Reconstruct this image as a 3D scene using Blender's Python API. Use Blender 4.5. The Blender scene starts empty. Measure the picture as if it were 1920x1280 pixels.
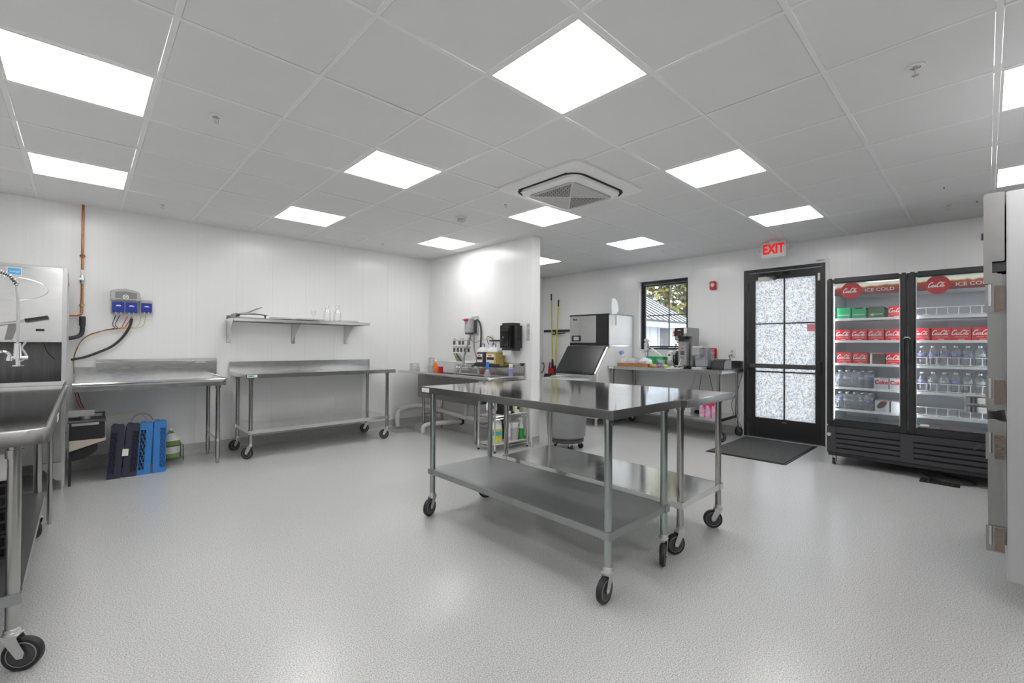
import bpy, bmesh, math, random
from math import sin, cos, pi, radians
from mathutils import Vector, Matrix
random.seed(7)
SC = bpy.context.scene
COL = SC.collection

# ------------------------------------------------------------------ camera, sky, exposure
H = 1.28                                   # eye height
FPX, YAW, PITCH, ROLL = 846.853, 0.760698567, 0.0086164, 0.0063401
fw = Vector((sin(YAW)*cos(PITCH), cos(YAW)*cos(PITCH), sin(PITCH)))
rt = Vector((cos(YAW), -sin(YAW), 0)); up = rt.cross(fw)
r2 = rt*cos(ROLL)+up*sin(ROLL); u2 = -rt*sin(ROLL)+up*cos(ROLL)
cam = bpy.data.cameras.new('camera'); cam.sensor_width = 36; cam.lens = FPX/1920*36
cam.clip_start = .02; cam.clip_end = 300
co = bpy.data.objects.new('camera', cam); COL.objects.link(co)
co.matrix_world = Matrix(((r2.x, u2.x, -fw.x, 0), (r2.y, u2.y, -fw.y, 0), (r2.z, u2.z, -fw.z, H), (0, 0, 0, 1)))
SC.camera = co
CFW, CRT, CUP = fw.copy(), r2.copy(), u2.copy()
W = bpy.data.worlds.new('overcast_sky'); SC.world = W; W.use_nodes = True
nt = W.node_tree; bg = nt.nodes['Background']
tc = nt.nodes.new('ShaderNodeTexCoord'); sx = nt.nodes.new('ShaderNodeSeparateXYZ'); cr = nt.nodes.new('ShaderNodeValToRGB')
nt.links.new(tc.outputs['Generated'], sx.inputs[0]); nt.links.new(sx.outputs['Z'], cr.inputs[0]); nt.links.new(cr.outputs[0], bg.inputs[0])
cr.color_ramp.elements[0].color = (.93, .965, 1, 1); cr.color_ramp.elements[1].color = (.74, .85, 1, 1)
bg.inputs[1].default_value = 2.9
PANEL = 7.0                                # radiance of the ceiling light panels
SC.view_settings.view_transform = 'Standard'; SC.view_settings.look = 'None'
SC.view_settings.gamma = 1; SC.view_settings.use_curve_mapping = False
SC.view_settings.exposure = 0.6
SC.cycles.use_denoising = True
SC.cycles.max_bounces = 10; SC.cycles.transparent_max_bounces = 16; SC.cycles.sample_clamp_indirect = 6

# ------------------------------------------------------------------ materials
def node(nt, t, **k):
    n = nt.nodes.new(t)
    for a, b in k.items():
        if a.startswith('i_'): n.inputs[a[2:].replace('_', ' ')].default_value = b
        else: setattr(n, a, b)
    return n
def pm(name, col, rough=.5, metal=0, var=.04, scale=8, bump=0, bscale=60, stretch=None, coat=0, emit=None, alpha=None, spec=.5, coord='Object', rvar=0):
    m = bpy.data.materials.new(name); m.use_nodes = True; nt = m.node_tree; L = nt.links.new
    b = nt.nodes['Principled BSDF']
    b.inputs['Roughness'].default_value = rough; b.inputs['Metallic'].default_value = metal
    b.inputs['Coat Weight'].default_value = coat; b.inputs['Specular IOR Level'].default_value = spec
    tc = node(nt, 'ShaderNodeTexCoord'); mp = node(nt, 'ShaderNodeMapping')
    L(tc.outputs[coord], mp.inputs[0])
    if stretch: mp.inputs['Scale'].default_value = stretch
    n = node(nt, 'ShaderNodeTexNoise', i_Scale=scale, i_Detail=3.0); L(mp.outputs[0], n.inputs['Vector'])
    r = node(nt, 'ShaderNodeValToRGB'); L(n.outputs['Fac'], r.inputs[0])
    c0 = tuple(max(0, c*(1-var)) for c in col)+(1,); c1 = tuple(min(1, c*(1+var)) for c in col)+(1,)
    r.color_ramp.elements[0].position = .3; r.color_ramp.elements[1].position = .7
    r.color_ramp.elements[0].color = c0; r.color_ramp.elements[1].color = c1
    L(r.outputs[0], b.inputs['Base Color'])
    if rvar:
        mr = node(nt, 'ShaderNodeMapRange'); mr.inputs[3].default_value = max(.02, rough-rvar); mr.inputs[4].default_value = rough+rvar
        L(n.outputs['Fac'], mr.inputs[0]); L(mr.outputs[0], b.inputs['Roughness'])
    if bump:
        n2 = node(nt, 'ShaderNodeTexNoise', i_Scale=bscale, i_Detail=2.0); L(mp.outputs[0], n2.inputs['Vector'])
        bp = node(nt, 'ShaderNodeBump', i_Strength=bump, i_Distance=.01); L(n2.outputs['Fac'], bp.inputs['Height']); L(bp.outputs[0], b.inputs['Normal'])
    if emit:
        b.inputs['Emission Color'].default_value = tuple(emit[0])+(1,); b.inputs['Emission Strength'].default_value = emit[1]
    return m
def glass(name, tint=(1, 1, 1), rough=.02, fac=.05, top=.5, bump=0, bscale=40):
    m = bpy.data.materials.new(name); m.use_nodes = True; nt = m.node_tree; L = nt.links.new
    nt.nodes.remove(nt.nodes['Principled BSDF']); out = nt.nodes['Material Output']
    t = node(nt, 'ShaderNodeBsdfTransparent'); t.inputs[0].default_value = tuple(tint)+(1,)
    g = node(nt, 'ShaderNodeBsdfGlossy'); g.inputs['Roughness'].default_value = rough
    lw = node(nt, 'ShaderNodeLayerWeight', i_Blend=.35); mr = node(nt, 'ShaderNodeMapRange'); mr.inputs[3].default_value = fac; mr.inputs[4].default_value = top
    L(lw.outputs['Facing'], mr.inputs[0]); mx = node(nt, 'ShaderNodeMixShader')
    L(mr.outputs[0], mx.inputs[0]); L(t.outputs[0], mx.inputs[1]); L(g.outputs[0], mx.inputs[2]); L(mx.outputs[0], out.inputs[0])
    if bump:
        tc = node(nt, 'ShaderNodeTexCoord'); n2 = node(nt, 'ShaderNodeTexNoise', i_Scale=bscale); L(tc.outputs['Object'], n2.inputs['Vector'])
        bp = node(nt, 'ShaderNodeBump', i_Strength=bump, i_Distance=.01); L(n2.outputs['Fac'], bp.inputs['Height']); L(bp.outputs[0], g.inputs['Normal']); L(bp.outputs[0], lw.inputs['Normal'])
    return m
M = {}
M['steel'] = pm('brushed_steel', (.72, .72, .72), .2, 1, .03, 14, .03, 6, (1, 6, 1), rvar=.05)
M['steelx'] = pm('brushed_steel_lengthwise', (.80, .80, .80), .16, 1, .03, 14, .012, 3, (1, 3, 3), rvar=.04)
M['top'] = pm('polished_steel_top', (.80, .795, .785), .09, 1, .02, 10, .012, 4, rvar=.02)
M['shelfmirror'] = pm('polished_steel_shelf', (.68, .68, .68), .12, 1, .03, 8, .05, 3.5, (1, 1.6, 1), rvar=.03)
M['edge'] = pm('brushed_steel_edge', (.58, .58, .57), .19, 1, .04, 12, .01, 200, rvar=.04); M['msteel'] = pm('darkened_steel', (.30, .295, .29), .3, 1, .04, 12, .01, 60); M['dsteel'] = pm('shaded_streaky_steel', (.16, .16, .165), .25, 1, .12, 9, 0, 6, (6, 1, .3))  # dsteel: shade inside the dishwasher put into the streaky steel colour
M['galv'] = pm('galvanised_shelf', (.40, .405, .41), .42, 1, .05, 12, .01, 300, rvar=.06)
M['leg'] = pm('galvanised_leg', (.40, .44, .435), .2, 1, .03, 20)
M['sleg'] = pm('polished_steel_leg', (.46, .455, .44), .17, 1, .03, 20)
M['chrome'] = pm('chrome', (.8, .8, .8), .08, 1, .02)
M['zinc'] = pm('zinc_plate', (.68, .68, .68), .28, 1, .05, 30)
M['alu'] = pm('satin_aluminium', (.62, .62, .63), .33, 1, .02, 10)
M['balu'] = pm('brewer_steel', (.40, .40, .405), .42, .8, .03, 10)
M['rubber'] = pm('black_rubber', (.018, .018, .02), .42, 0, .1, 20)
M['tread'] = pm('wheel_hub', (.06, .06, .065), .35, 0, .1, 20)
M['black'] = pm('black_plastic', (.02, .02, .022), .33, 0, .1, 10)
M['gblack'] = pm('gloss_black_plastic', (.012, .012, .014), .1, 0, .1, 10, coat=.3)
M['frame'] = pm('black_anodised', (.018, .018, .02), .32, 0, .1, 14)
M['dark'] = pm('dark_void', (.008, .008, .008), .7, 0)
M['dgrey'] = pm('dark_grey_plastic', (.07, .07, .075), .45, 0, .06, 9)
M['grey'] = pm('grey_plastic', (.25, .25, .255), .45, 0, .05, 9)
M['lgrey'] = pm('light_grey_plastic', (.5, .5, .5), .45, 0, .04, 9)
M['white'] = pm('white_plastic', (.8, .8, .79), .35, 0, .02, 9)
M['paper'] = pm('white_paper', (.8, .8, .78), .7, 0, .03, 40)
M['pvc'] = pm('white_pvc_pipe', (.72, .70, .66), .35, 0, .05, 12)
M['wall'] = pm('white_wall_panel', (.86, .86, .86), .22, 0, .012, 3, .05, 1, (14, 14, .02))
M['tile'] = pm('ceiling_tile', (.77, .77, .77), .75, 0, .025, 1.3, .02, 250, coord='Object')
M['tee'] = pm('ceiling_tee', (.82, .82, .82), .5, 0, .01)
M['cove'] = pm('speckled_cove', (.5, .5, .49), .4, 0, .28, 170, .1, 150)
M['copper'] = pm('copper', (.46, .21, .10), .3, 1, .15, 20)
M['brass'] = pm('brass', (.7, .5, .25), .3, 1, .1, 20)
M['blue'] = pm('blue_pump_cover', (.01, .04, .36), .3, 0, .15, 30)
M['rackblue'] = pm('blue_rack_plastic', (.03, .21, .58), .45, 0, .06, 12)
M['racknavy'] = pm('navy_rack_plastic', (.022, .026, .05), .5, 0, .1, 12)
M['red'] = pm('red_plastic', (.55, .01, .015), .35, 0, .05, 12)
M['cred'] = pm('red_carton', (.72, .006, .012), .4, 0, .03, 12)
M['cgreen'] = pm('green_carton', (.0, .42, .16), .4, 0, .08, 12)
M['cdkgreen'] = pm('dark_green_carton', (.02, .14, .045), .4, 0, .1, 12)
M['csilver'] = pm('silver_carton', (.55, .56, .58), .4, 0, .06, 12)
M['cbrown'] = pm('brown_carton_inside', (.10, .06, .045), .7, 0, .15, 20)
M['yellow'] = pm('yellow_handle', (.66, .60, .08), .45, 0, .05, 12)
M['orange'] = pm('orange_soap', (.85, .16, .01), .2, 0, .1, 20)
M['lime'] = pm('green_liquid', (.03, .42, .05), .25, 0, .1, 10)
M['paleg'] = pm('pale_green_detergent', (.22, .36, .10), .35, 0, .12, 10)
M['violet'] = pm('violet_concentrate', (.10, .085, .14), .25, 0, .12, 10)
M['amber'] = pm('yellow_concentrate', (.52, .42, .12), .25, 0, .08, 10)
M['labely'] = pm('yellow_green_label', (.62, .60, .10), .5, 0, .25, 28)
M['labelp'] = pm('violet_label', (.25, .26, .52), .5, 0, .5, 90)
M['teal'] = pm('teal_print', (.08, .42, .40), .5, 0, .4, 60)
M['wood'] = pm('tray_wood', (.36, .17, .06), .5, 0, .3, 14, .05, 40, (1, 1, 9))
M['beige'] = pm('beige_tray', (.55, .49, .42), .45, 0, .06, 12)
M['wred'] = pm('red_tube', (.45, .05, .02), .4); M['worange'] = pm('orange_tube', (.75, .25, .03), .4); M['wyellow'] = pm('yellow_tube', (.6, .55, .15), .4)
M['wpurple'] = pm('purple_tube', (.25, .1, .4), .4); M['wblack'] = pm('black_tube', (.03, .03, .032), .45)
M['pink'] = pm('pink_bag', (.75, .42, .6), .35, 0, .25, 18); M['hotpink'] = pm('pink_red_bag_print', (.75, .05, .14), .35, 0, .15, 18)
M['pinksign'] = pm('pink_sticker', (.9, .35, .4), .5, 0, .1, 20)
M['bluecap'] = pm('blue_cap', (.02, .2, .75), .35)
M['skyblue'] = pm('light_blue_sticker', (.10, .42, .75), .4, 0, .05, 20)
M['coffee'] = pm('snack_colours', (.5, .25, .12), .5, 0, .5, 30)
M['purplep'] = pm('violet_packet', (.35, .2, .5), .4, 0, .2, 30)
M['bag'] = pm('crinkled_white_plastic', (.75, .74, .76), .3, 0, .12, 35, .5, 45)
M['mat'] = pm('door_mat_pile', (.10, .10, .10), .95, 0, .45, 130, .8, 220)
M['cola'] = pm('red_badge', (.62, .01, .015), .35, 0, .02); M['labelg'] = pm('green_violet_label', (.42, .50, .44), .5, 0, .6, 90); M['fascia'] = pm('charcoal_fascia', (.045, .044, .05), .35, 0, .05, 8)
M['wred2'] = pm('faded_red_packet', (.5, .06, .05), .5, 0, .2, 20); M['rsteel'] = pm('satin_side_panel', (.55, .55, .56), .36, .9, .02, 4); M['hchrome'] = pm('hinge_cover_warm_reflection', (.22, .18, .15), .1, 1, .05, 20, .3, 30)  # hchrome: warm dark reflection put into the hinge cover's base colour
M['lidgrey'] = pm('glossy_grey_lid', (.40, .41, .41), .12, 0, .05, 9, coat=.5); M['gdark'] = pm('smoked_grey_door', (.035, .035, .037), .32, 0, .06, 3)
M['silverp'] = pm('silver_plastic', (.42, .43, .46), .25, .3, .04, 9); M['pap_v'] = pm('white_violet_wrap', (.72, .68, .76), .5, 0, .15, 30); M['cgreen2'] = pm('bright_green_box', (.02, .36, .07), .4, 0, .25, 18)
M['glass'] = glass('clear_glass'); M['pane'] = glass('window_glass', (.97, .98, .98), .01, .04, .5)
M['dglass'] = glass('cooler_door_glass', (.93, .95, .96), .02, .05, .55)
M['bottle'] = glass('clear_bottle_plastic', (.93, .94, .94), .08, .12, .45, .3, 60)
nb_ = M['bottle'].node_tree; o_ = nb_.nodes['Material Output']; lk_ = o_.inputs[0].links[0].from_socket
tb_ = node(nb_, 'ShaderNodeBsdfTranslucent'); tb_.inputs[0].default_value = (.9, .92, .95, 1); mb_ = node(nb_, 'ShaderNodeMixShader'); mb_.inputs[0].default_value = .16
nb_.links.new(lk_, mb_.inputs[1]); nb_.links.new(tb_.outputs[0], mb_.inputs[2]); nb_.links.new(mb_.outputs[0], o_.inputs[0])
M['film'] = glass('shrink_film', (.92, .93, .95), .12, .10, .6, 1.0, 30)
M['roof'] = pm('grey_metal_roof', (.70, .72, .74), .4, 0, .05, 3); M['seam'] = pm('dark_roof_seam', (.03, .035, .04), .5)
M['siding'] = pm('white_siding', (.62, .64, .67), .6, 0, .02, 3); M['bark'] = pm('tree_bark', (.13, .11, .09), .9, 0, .35, 6, .5, 20, (1, 1, .2))
M['leafg'] = pm('green_leaves', (.05, .10, .015), .6, 0, .4, 1.5); M['leafy'] = pm('autumn_leaves', (.20, .17, .03), .6, 0, .4, 1.5); M['leafr'] = pm('russet_leaves', (.20, .08, .05), .6, 0, .4, 1.5)
M['ground'] = pm('pale_paving', (.5, .5, .49), .8, 0, .1, 2)
M['darkpanel'] = pm('added_panel_black', (.035, .035, .037), .6, 0, .1, 2)
M['liner'] = pm('white_cooler_liner', (.72, .74, .78), .4, 0, .02)
M['led'] = pm('led_strip', (1, 1, 1), .5, 0, 0, emit=((.92, .96, 1), 10))
M['redlight'] = pm('lit_red_letters', (.8, .01, .01), .5, 0, .02, emit=((1, .01, .005), .28))
M['panel'] = pm('light_panel_diffuser', (1, 1, 1), .5, 0, 0, emit=((1, .995, .985), PANEL))

def floor_mat():
    m = pm('epoxy_floor', (.5, .5, .5), .24, 0, .02, 3, spec=.5); nt = m.node_tree; L = nt.links.new; b = nt.nodes['Principled BSDF']; b.inputs['IOR'].default_value = 1.75
    tc = node(nt, 'ShaderNodeTexCoord')
    n = node(nt, 'ShaderNodeTexNoise', i_Scale=190.0, i_Detail=1.0); v = node(nt, 'ShaderNodeTexVoronoi', i_Scale=130.0)
    L(tc.outputs['Object'], n.inputs['Vector']); L(tc.outputs['Object'], v.inputs['Vector'])
    r = node(nt, 'ShaderNodeValToRGB'); L(n.outputs['Fac'], r.inputs[0])
    e = r.color_ramp.elements; e[0].position = .33; e[0].color = (.37, .37, .365, 1); e[1].position = .68; e[1].color = (.73, .73, .725, 1)
    x = r.color_ramp.elements.new(.5); x.color = (.57, .57, .565, 1)
    r2 = node(nt, 'ShaderNodeValToRGB'); L(v.outputs['Distance'], r2.inputs[0])
    r2.color_ramp.elements[0].position = .06; r2.color_ramp.elements[0].color = (.72, .72, .72, 1); r2.color_ramp.elements[1].position = .16; r2.color_ramp.elements[1].color = (0, 0, 0, 1)
    mx = node(nt, 'ShaderNodeMixRGB', blend_type='LIGHTEN'); mx.inputs[0].default_value = .35
    L(r.outputs[0], mx.inputs[1]); L(r2.outputs[0], mx.inputs[2]); L(mx.outputs[0], b.inputs['Base Color'])
    n2 = node(nt, 'ShaderNodeTexNoise', i_Scale=75.0, i_Detail=2.0); L(tc.outputs['Object'], n2.inputs['Vector'])
    bp = node(nt, 'ShaderNodeBump', i_Strength=.2, i_Distance=.004); L(n2.outputs['Fac'], bp.inputs['Height']); L(bp.outputs[0], b.inputs['Normal'])
    return m
M['floor'] = floor_mat()
def frosted():
    m = bpy.data.materials.new('obscured_door_glass'); m.use_nodes = True; nt = m.node_tree; L = nt.links.new
    nt.nodes.remove(nt.nodes['Principled BSDF']); out = nt.nodes['Material Output']
    tc = node(nt, 'ShaderNodeTexCoord'); n = node(nt, 'ShaderNodeTexNoise', i_Scale=60.0, i_Detail=2.0); L(tc.outputs['Object'], n.inputs['Vector'])
    r = node(nt, 'ShaderNodeValToRGB'); L(n.outputs['Fac'], r.inputs[0])
    r.color_ramp.elements[0].position = .36; r.color_ramp.elements[0].color = (.38, .378, .375, 1); r.color_ramp.elements[1].position = .56; r.color_ramp.elements[1].color = (.66, .655, .645, 1)
    t = node(nt, 'ShaderNodeBsdfTranslucent'); tr = node(nt, 'ShaderNodeBsdfTransparent'); g = node(nt, 'ShaderNodeBsdfGlossy', i_Roughness=.25)
    L(r.outputs[0], t.inputs[0]); tr.inputs[0].default_value = (.9, .9, .9, 1)
    bp = node(nt, 'ShaderNodeBump', i_Strength=.8, i_Distance=.01); L(n.outputs['Fac'], bp.inputs['Height']); L(bp.outputs[0], g.inputs['Normal'])
    m1 = node(nt, 'ShaderNodeMixShader'); m1.inputs[0].default_value = .04; L(t.outputs[0], m1.inputs[1]); L(tr.outputs[0], m1.inputs[2])
    m2 = node(nt, 'ShaderNodeMixShader'); m2.inputs[0].default_value = .06; L(m1.outputs[0], m2.inputs[1]); L(g.outputs[0], m2.inputs[2]); L(m2.outputs[0], out.inputs[0])
    return m
M['frost'] = frosted()
def banner_mat():
    m = pm('iced_drink_print', (.3, .05, .03), .3, 0, .1, 5); nt = m.node_tree; L = nt.links.new; b = nt.nodes['Principled BSDF']
    tc = node(nt, 'ShaderNodeTexCoord'); s = node(nt, 'ShaderNodeSeparateXYZ'); L(tc.outputs['Generated'], s.inputs[0])
    n = node(nt, 'ShaderNodeTexNoise', i_Scale=14.0, i_Detail=4.0); L(tc.outputs['Object'], n.inputs['Vector'])
    a = node(nt, 'ShaderNodeMath', operation='MULTIPLY_ADD'); L(n.outputs['Fac'], a.inputs[0]); a.inputs[1].default_value = .5; L(s.outputs['Z'], a.inputs[2])
    r = node(nt, 'ShaderNodeValToRGB'); L(a.outputs[0], r.inputs[0]); e = r.color_ramp.elements
    e[0].position = .25; e[0].color = (.10, .012, .02, 1); e[1].position = 1.0; e[1].color = (.62, .62, .52, 1)
    for p, c in ((.7, (.20, .025, .012, 1)), (.86, (.33, .07, .02, 1)), (.93, (.55, .38, .2, 1))): x = e.new(p); x.color = c
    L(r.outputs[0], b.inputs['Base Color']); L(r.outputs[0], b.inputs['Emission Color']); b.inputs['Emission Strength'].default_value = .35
    return m
M['banner'] = banner_mat()

# ------------------------------------------------------------------ mesh builder
class MB:
    def __init__(s): s.v = []; s.f = []; s.m = []
    def add(s, vs, fs, m=0):
        o = len(s.v); s.v += [tuple(v) for v in vs]; s.f += [tuple(i+o for i in f) for f in fs]; s.m += [m]*len(fs); return s
    def box(s, x0, x1, y0, y1, z0, z1, m=0):
        if x0 > x1: x0, x1 = x1, x0
        if y0 > y1: y0, y1 = y1, y0
        if z0 > z1: z0, z1 = z1, z0
        return s.add([(x0, y0, z0), (x1, y0, z0), (x1, y1, z0), (x0, y1, z0), (x0, y0, z1), (x1, y0, z1), (x1, y1, z1), (x0, y1, z1)],
                     [(0, 3, 2, 1), (4, 5, 6, 7), (0, 1, 5, 4), (1, 2, 6, 5), (2, 3, 7, 6), (3, 0, 4, 7)], m)
    def rings(s, rings, m=0, caps=True, closed=False):
        n = len(rings[0]); vs = [p for r in rings for p in r]; fs = []
        k = len(rings)
        for i in range(k if closed else k-1):
            a = i*n; b = ((i+1) % k)*n
            for j in range(n): fs.append((a+j, a+(j+1) % n, b+(j+1) % n, b+j))
        if caps and not closed: fs.append(tuple(reversed(range(n)))); fs.append(tuple((k-1)*n+j for j in range(n)))
        return s.add(vs, fs, m)
    def cyl(s, p, q, r, r2=None, n=16, m=0, caps=True):
        p, q = Vector(p), Vector(q); r2 = r if r2 is None else r2; d = (q-p).normalized()
        a = d.orthogonal().normalized(); b = d.cross(a)
        R = lambda c, rr: [c+a*rr*cos(2*pi*i/n)+b*rr*sin(2*pi*i/n) for i in range(n)]
        return s.rings([R(p, r), R(q, r2)], m, caps)
    def tube(s, pts, r, n=8, m=0, caps=True, radii=None):
        P = [Vector(p) for p in pts]; d0 = (P[1]-P[0]).normalized(); a = d0.orthogonal().normalized(); rs = []
        for i, p in enumerate(P):
            t = (P[min(i+1, len(P)-1)]-P[max(i-1, 0)]).normalized()
            a = (a-t*a.dot(t)).normalized(); b = t.cross(a); rr = radii[i] if radii else r
            rs.append([p+a*rr*cos(2*pi*j/n)+b*rr*sin(2*pi*j/n) for j in range(n)])
        return s.rings(rs, m, caps)
    def lathe(s, c, prof, n=20, m=0, caps=True, axis=None, sq=None):
        c = Vector(c); ax = Vector(axis) if axis else Vector((0, 0, 1)); a = ax.orthogonal().normalized() if axis else Vector((1, 0, 0)); b = ax.cross(a)
        sx_, sy_ = sq if sq else (1, 1)
        return s.rings([[c+a*r*sx_*cos(2*pi*i/n)+b*r*sy_*sin(2*pi*i/n)+ax*z for i in range(n)] for r, z in prof], m, caps)
    def prism(s, pts, axis, a, b, m=0):
        P = {'x': lambda u, v, w: (w, u, v), 'y': lambda u, v, w: (u, w, v), 'z': lambda u, v, w: (u, v, w)}[axis]
        return s.rings([[P(u, v, a) for u, v in pts], [P(u, v, b) for u, v in pts]], m)
    def quad(s, a, b, c, d, m=0): return s.add([a, b, c, d], [(0, 1, 2, 3)], m)
    def blob(s, c, r, sq=(1, 1, 1), n=10, k=6, m=0, jit=0, rnd=random):
        rs = []
        for i in range(1, k):
            t = pi*i/k
            rs.append([(c[0]+sq[0]*r*sin(t)*cos(2*pi*j/n)*(1+rnd.uniform(-jit, jit)), c[1]+sq[1]*r*sin(t)*sin(2*pi*j/n)*(1+rnd.uniform(-jit, jit)), c[2]-sq[2]*r*cos(t)*(1+rnd.uniform(-jit, jit))) for j in range(n)])
        return s.rings(rs, m)
    def mesh(s, name, mats, bevel=0, off=None, ang=35, seg=2, xf=None):
        me = bpy.data.meshes.new(name); vs = s.v
        if xf: vs = [xf @ Vector(v) for v in vs]
        if off: vs = [(v[0]-off[0], v[1]-off[1], v[2]-off[2]) for v in vs]
        me.from_pydata(vs, [], s.f)
        for mt in (mats if isinstance(mats, (list, tuple)) else [mats]): me.materials.append(M[mt] if isinstance(mt, str) else mt)
        me.polygons.foreach_set('material_index', s.m)
        bm = bmesh.new(); bm.from_mesh(me); bmesh.ops.recalc_face_normals(bm, faces=bm.faces)
        if bevel:
            es = [e for e in bm.edges if len(e.link_faces) == 2 and e.calc_face_angle(0) > radians(40)]
            bmesh.ops.bevel(bm, geom=es, offset=bevel, segments=seg, affect='EDGES', clamp_overlap=True)
        bm.to_mesh(me); bm.free()
        me.polygons.foreach_set('use_smooth', [True]*len(me.polygons)); me.set_sharp_from_angle(angle=radians(ang)); me.update()
        return me
    def build(s, name, mats, parent=None, w=False, bevel=0, **k):
        off = None
        if w and parent:
            off = Vector(parent.location); q_ = parent.parent
            while q_: off += Vector(q_.location); q_ = q_.parent
        me = s.mesh(name, mats, bevel, off, **k)
        o = bpy.data.objects.new(name, me); COL.objects.link(o)
        if parent: o.parent = parent
        return o
def B(*a, m=0): return MB().box(*a, m=m)
def thing(name, label, cat, loc=(0, 0, 0), rz=0, group=None, kind=None):
    o = bpy.data.objects.new(name, None); o.empty_display_size = .1; COL.objects.link(o); o.location = loc; o.rotation_euler = (0, 0, rz)
    if label: o['label'] = label
    if cat: o['category'] = cat
    if group: o['group'] = group
    if kind: o['kind'] = kind
    return o
def tag(o, label, cat, group=None):
    o['label'] = label; o['category'] = cat
    if group: o['group'] = group
    return o
def struct(o): o['kind'] = 'structure'; return o
def single(name, mb, mats, label, cat, group=None, bevel=0, base=None, **k):
    """one mesh that is a whole thing; its origin at its base"""
    if base is None:
        xs = [v[0] for v in mb.v]; ys = [v[1] for v in mb.v]; zs = [v[2] for v in mb.v]
        base = ((min(xs)+max(xs))/2, (min(ys)+max(ys))/2, min(zs))
    me = mb.mesh(name, mats, bevel, base, **k); o = bpy.data.objects.new(name, me); COL.objects.link(o); o.location = base
    return tag(o, label, cat, group)
def dup(o, parent=None):
    c = o.copy(); COL.objects.link(c)
    if parent: c.parent = parent
    for ch in list(o.children): dup(ch, c)
    return c
def place(o, loc=None, rz=None, label=None, group=None):
    if loc is not None: o.location = loc
    if rz is not None: o.rotation_euler = (0, 0, rz)
    if label: o['label'] = label
    if group: o['group'] = group
    return o
FX = (pi/2, 0, -pi/2)     # writing on a face that looks towards -X
FY = (pi/2, 0, 0)         # writing on a face that looks towards -Y
_TX = {}
def text(body, size, mat, parent, loc, rot, name='lettering', ext=.0008, sx=1, shear=0, off=0):
    key = (body, size, mat, ext, shear, off)
    if key not in _TX:
        c = bpy.data.curves.new(name, 'FONT'); c.body = body; c.size = size; c.extrude = ext; c.shear = shear; c.offset = off
        c.align_x = 'CENTER'; c.align_y = 'CENTER'; c.resolution_u = 3
        tmp = bpy.data.objects.new('tmp', c); COL.objects.link(tmp)
        bpy.context.view_layer.update()
        me = bpy.data.meshes.new_from_object(tmp.evaluated_get(bpy.context.evaluated_depsgraph_get())); bpy.data.objects.remove(tmp); bpy.data.curves.remove(c)
        me.name = name; me.materials.clear(); me.materials.append(M[mat]); _TX[key] = me
    o = bpy.data.objects.new(name, _TX[key]); COL.objects.link(o); o.parent = parent; o.location = loc; o.rotation_euler = rot; o.scale = (sx, 1, 1)
    return o
def cat_rom(P, k=5):
    P = [Vector(p) for p in P]; out = []
    for i in range(len(P)-1):
        a = P[max(i-1, 0)]; b = P[i]; c = P[i+1]; d = P[min(i+2, len(P)-1)]
        for j in range(k):
            t = j/k; out.append(.5*((2*b)+(c-a)*t+(2*a-5*b+4*c-d)*t*t+(3*b-a-3*c+d)*t**3))
    return out+[P[-1]]
def ribbon_mesh(strokes, name, mat, shear=.35, th=.002, scale=1):
    mb = MB()
    for w, pts in strokes:
        P = cat_rom([(x, y, 0) for x, y in pts], 4); L_, R_ = [], []; n = len(P)
        for i, p in enumerate(P):
            t = (P[min(i+1, n-1)]-P[max(i-1, 0)]).normalized(); nn = Vector((-t.y, t.x, 0)); ww = w*(.45+.55*sin(pi*min(1, max(0, i/(n-1)))))
            L_.append(p+nn*ww/2); R_.append(p-nn*ww/2)
        for i in range(n-1):
            q = [L_[i], R_[i], R_[i+1], L_[i+1]]; q = [Vector(((v.x+shear*v.y)*scale, v.y*scale, 0)) for v in q]
            mb.rings([[(v.x, v.y, -th/2) for v in q], [(v.x, v.y, th/2) for v in q]])
    return mb.mesh(name, mat)
SCRIPT = [(0.203, [(.80, .72), (.86, .9), (.68, 1.0), (.36, .88), (.1, .5), (.12, .15), (.35, .02), (.62, .16), (.8, .36)]),
          (0.149, [(.98, .42), (.84, .34), (.82, .12), (.96, .04), (1.08, .18), (1.02, .4), (.95, .42)]),
          (0.149, [(1.36, .36), (1.26, .43), (1.15, .3), (1.16, .08), (1.3, .04), (1.42, .16)]),
          (0.149, [(1.68, .4), (1.54, .42), (1.46, .2), (1.54, .04), (1.66, .16), (1.7, .42)]), (0.135, [(1.7, .42), (1.68, .12), (1.78, .04), (1.92, .2)]),
          (0.108, [(1.84, .26), (2.02, .3)]),
          (0.203, [(2.66, .74), (2.74, .92), (2.56, 1.0), (2.24, .88), (1.98, .5), (2.0, .15), (2.24, .02), (2.5, .16), (2.66, .36)]),
          (0.149, [(2.84, .42), (2.7, .34), (2.68, .12), (2.82, .04), (2.94, .18), (2.88, .4), (2.8, .42)]),
          (0.135, [(2.98, .2), (3.14, .6), (3.14, .9), (3.04, .8), (3.02, .2), (3.12, .04), (3.22, .14)]),
          (0.149, [(3.46, .4), (3.32, .42), (3.24, .2), (3.32, .04), (3.44, .16), (3.48, .42)]), (0.135, [(3.48, .42), (3.46, .12), (3.58, .06), (3.7, .3)]),
          (0.095, [(2.5, .98), (2.8, .78), (3.1, .72), (3.5, .86), (3.7, .9)])]
ME_SCRIPT = ribbon_mesh(SCRIPT, 'script_lettering', 'white', scale=1/4.2)
def script(parent, loc, rot, width):
    o = bpy.data.objects.new('script_lettering', ME_SCRIPT); COL.objects.link(o); o.parent = parent; o.rotation_euler = rot; o.scale = (width, width*1.45, 1)
    R = Matrix.Rotation(rot[2], 3, 'Z') @ Matrix.Rotation(rot[0], 3, 'X')
    o.location = Vector(loc)-R @ Vector((.52*width, .17*width, 0)); return o

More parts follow.
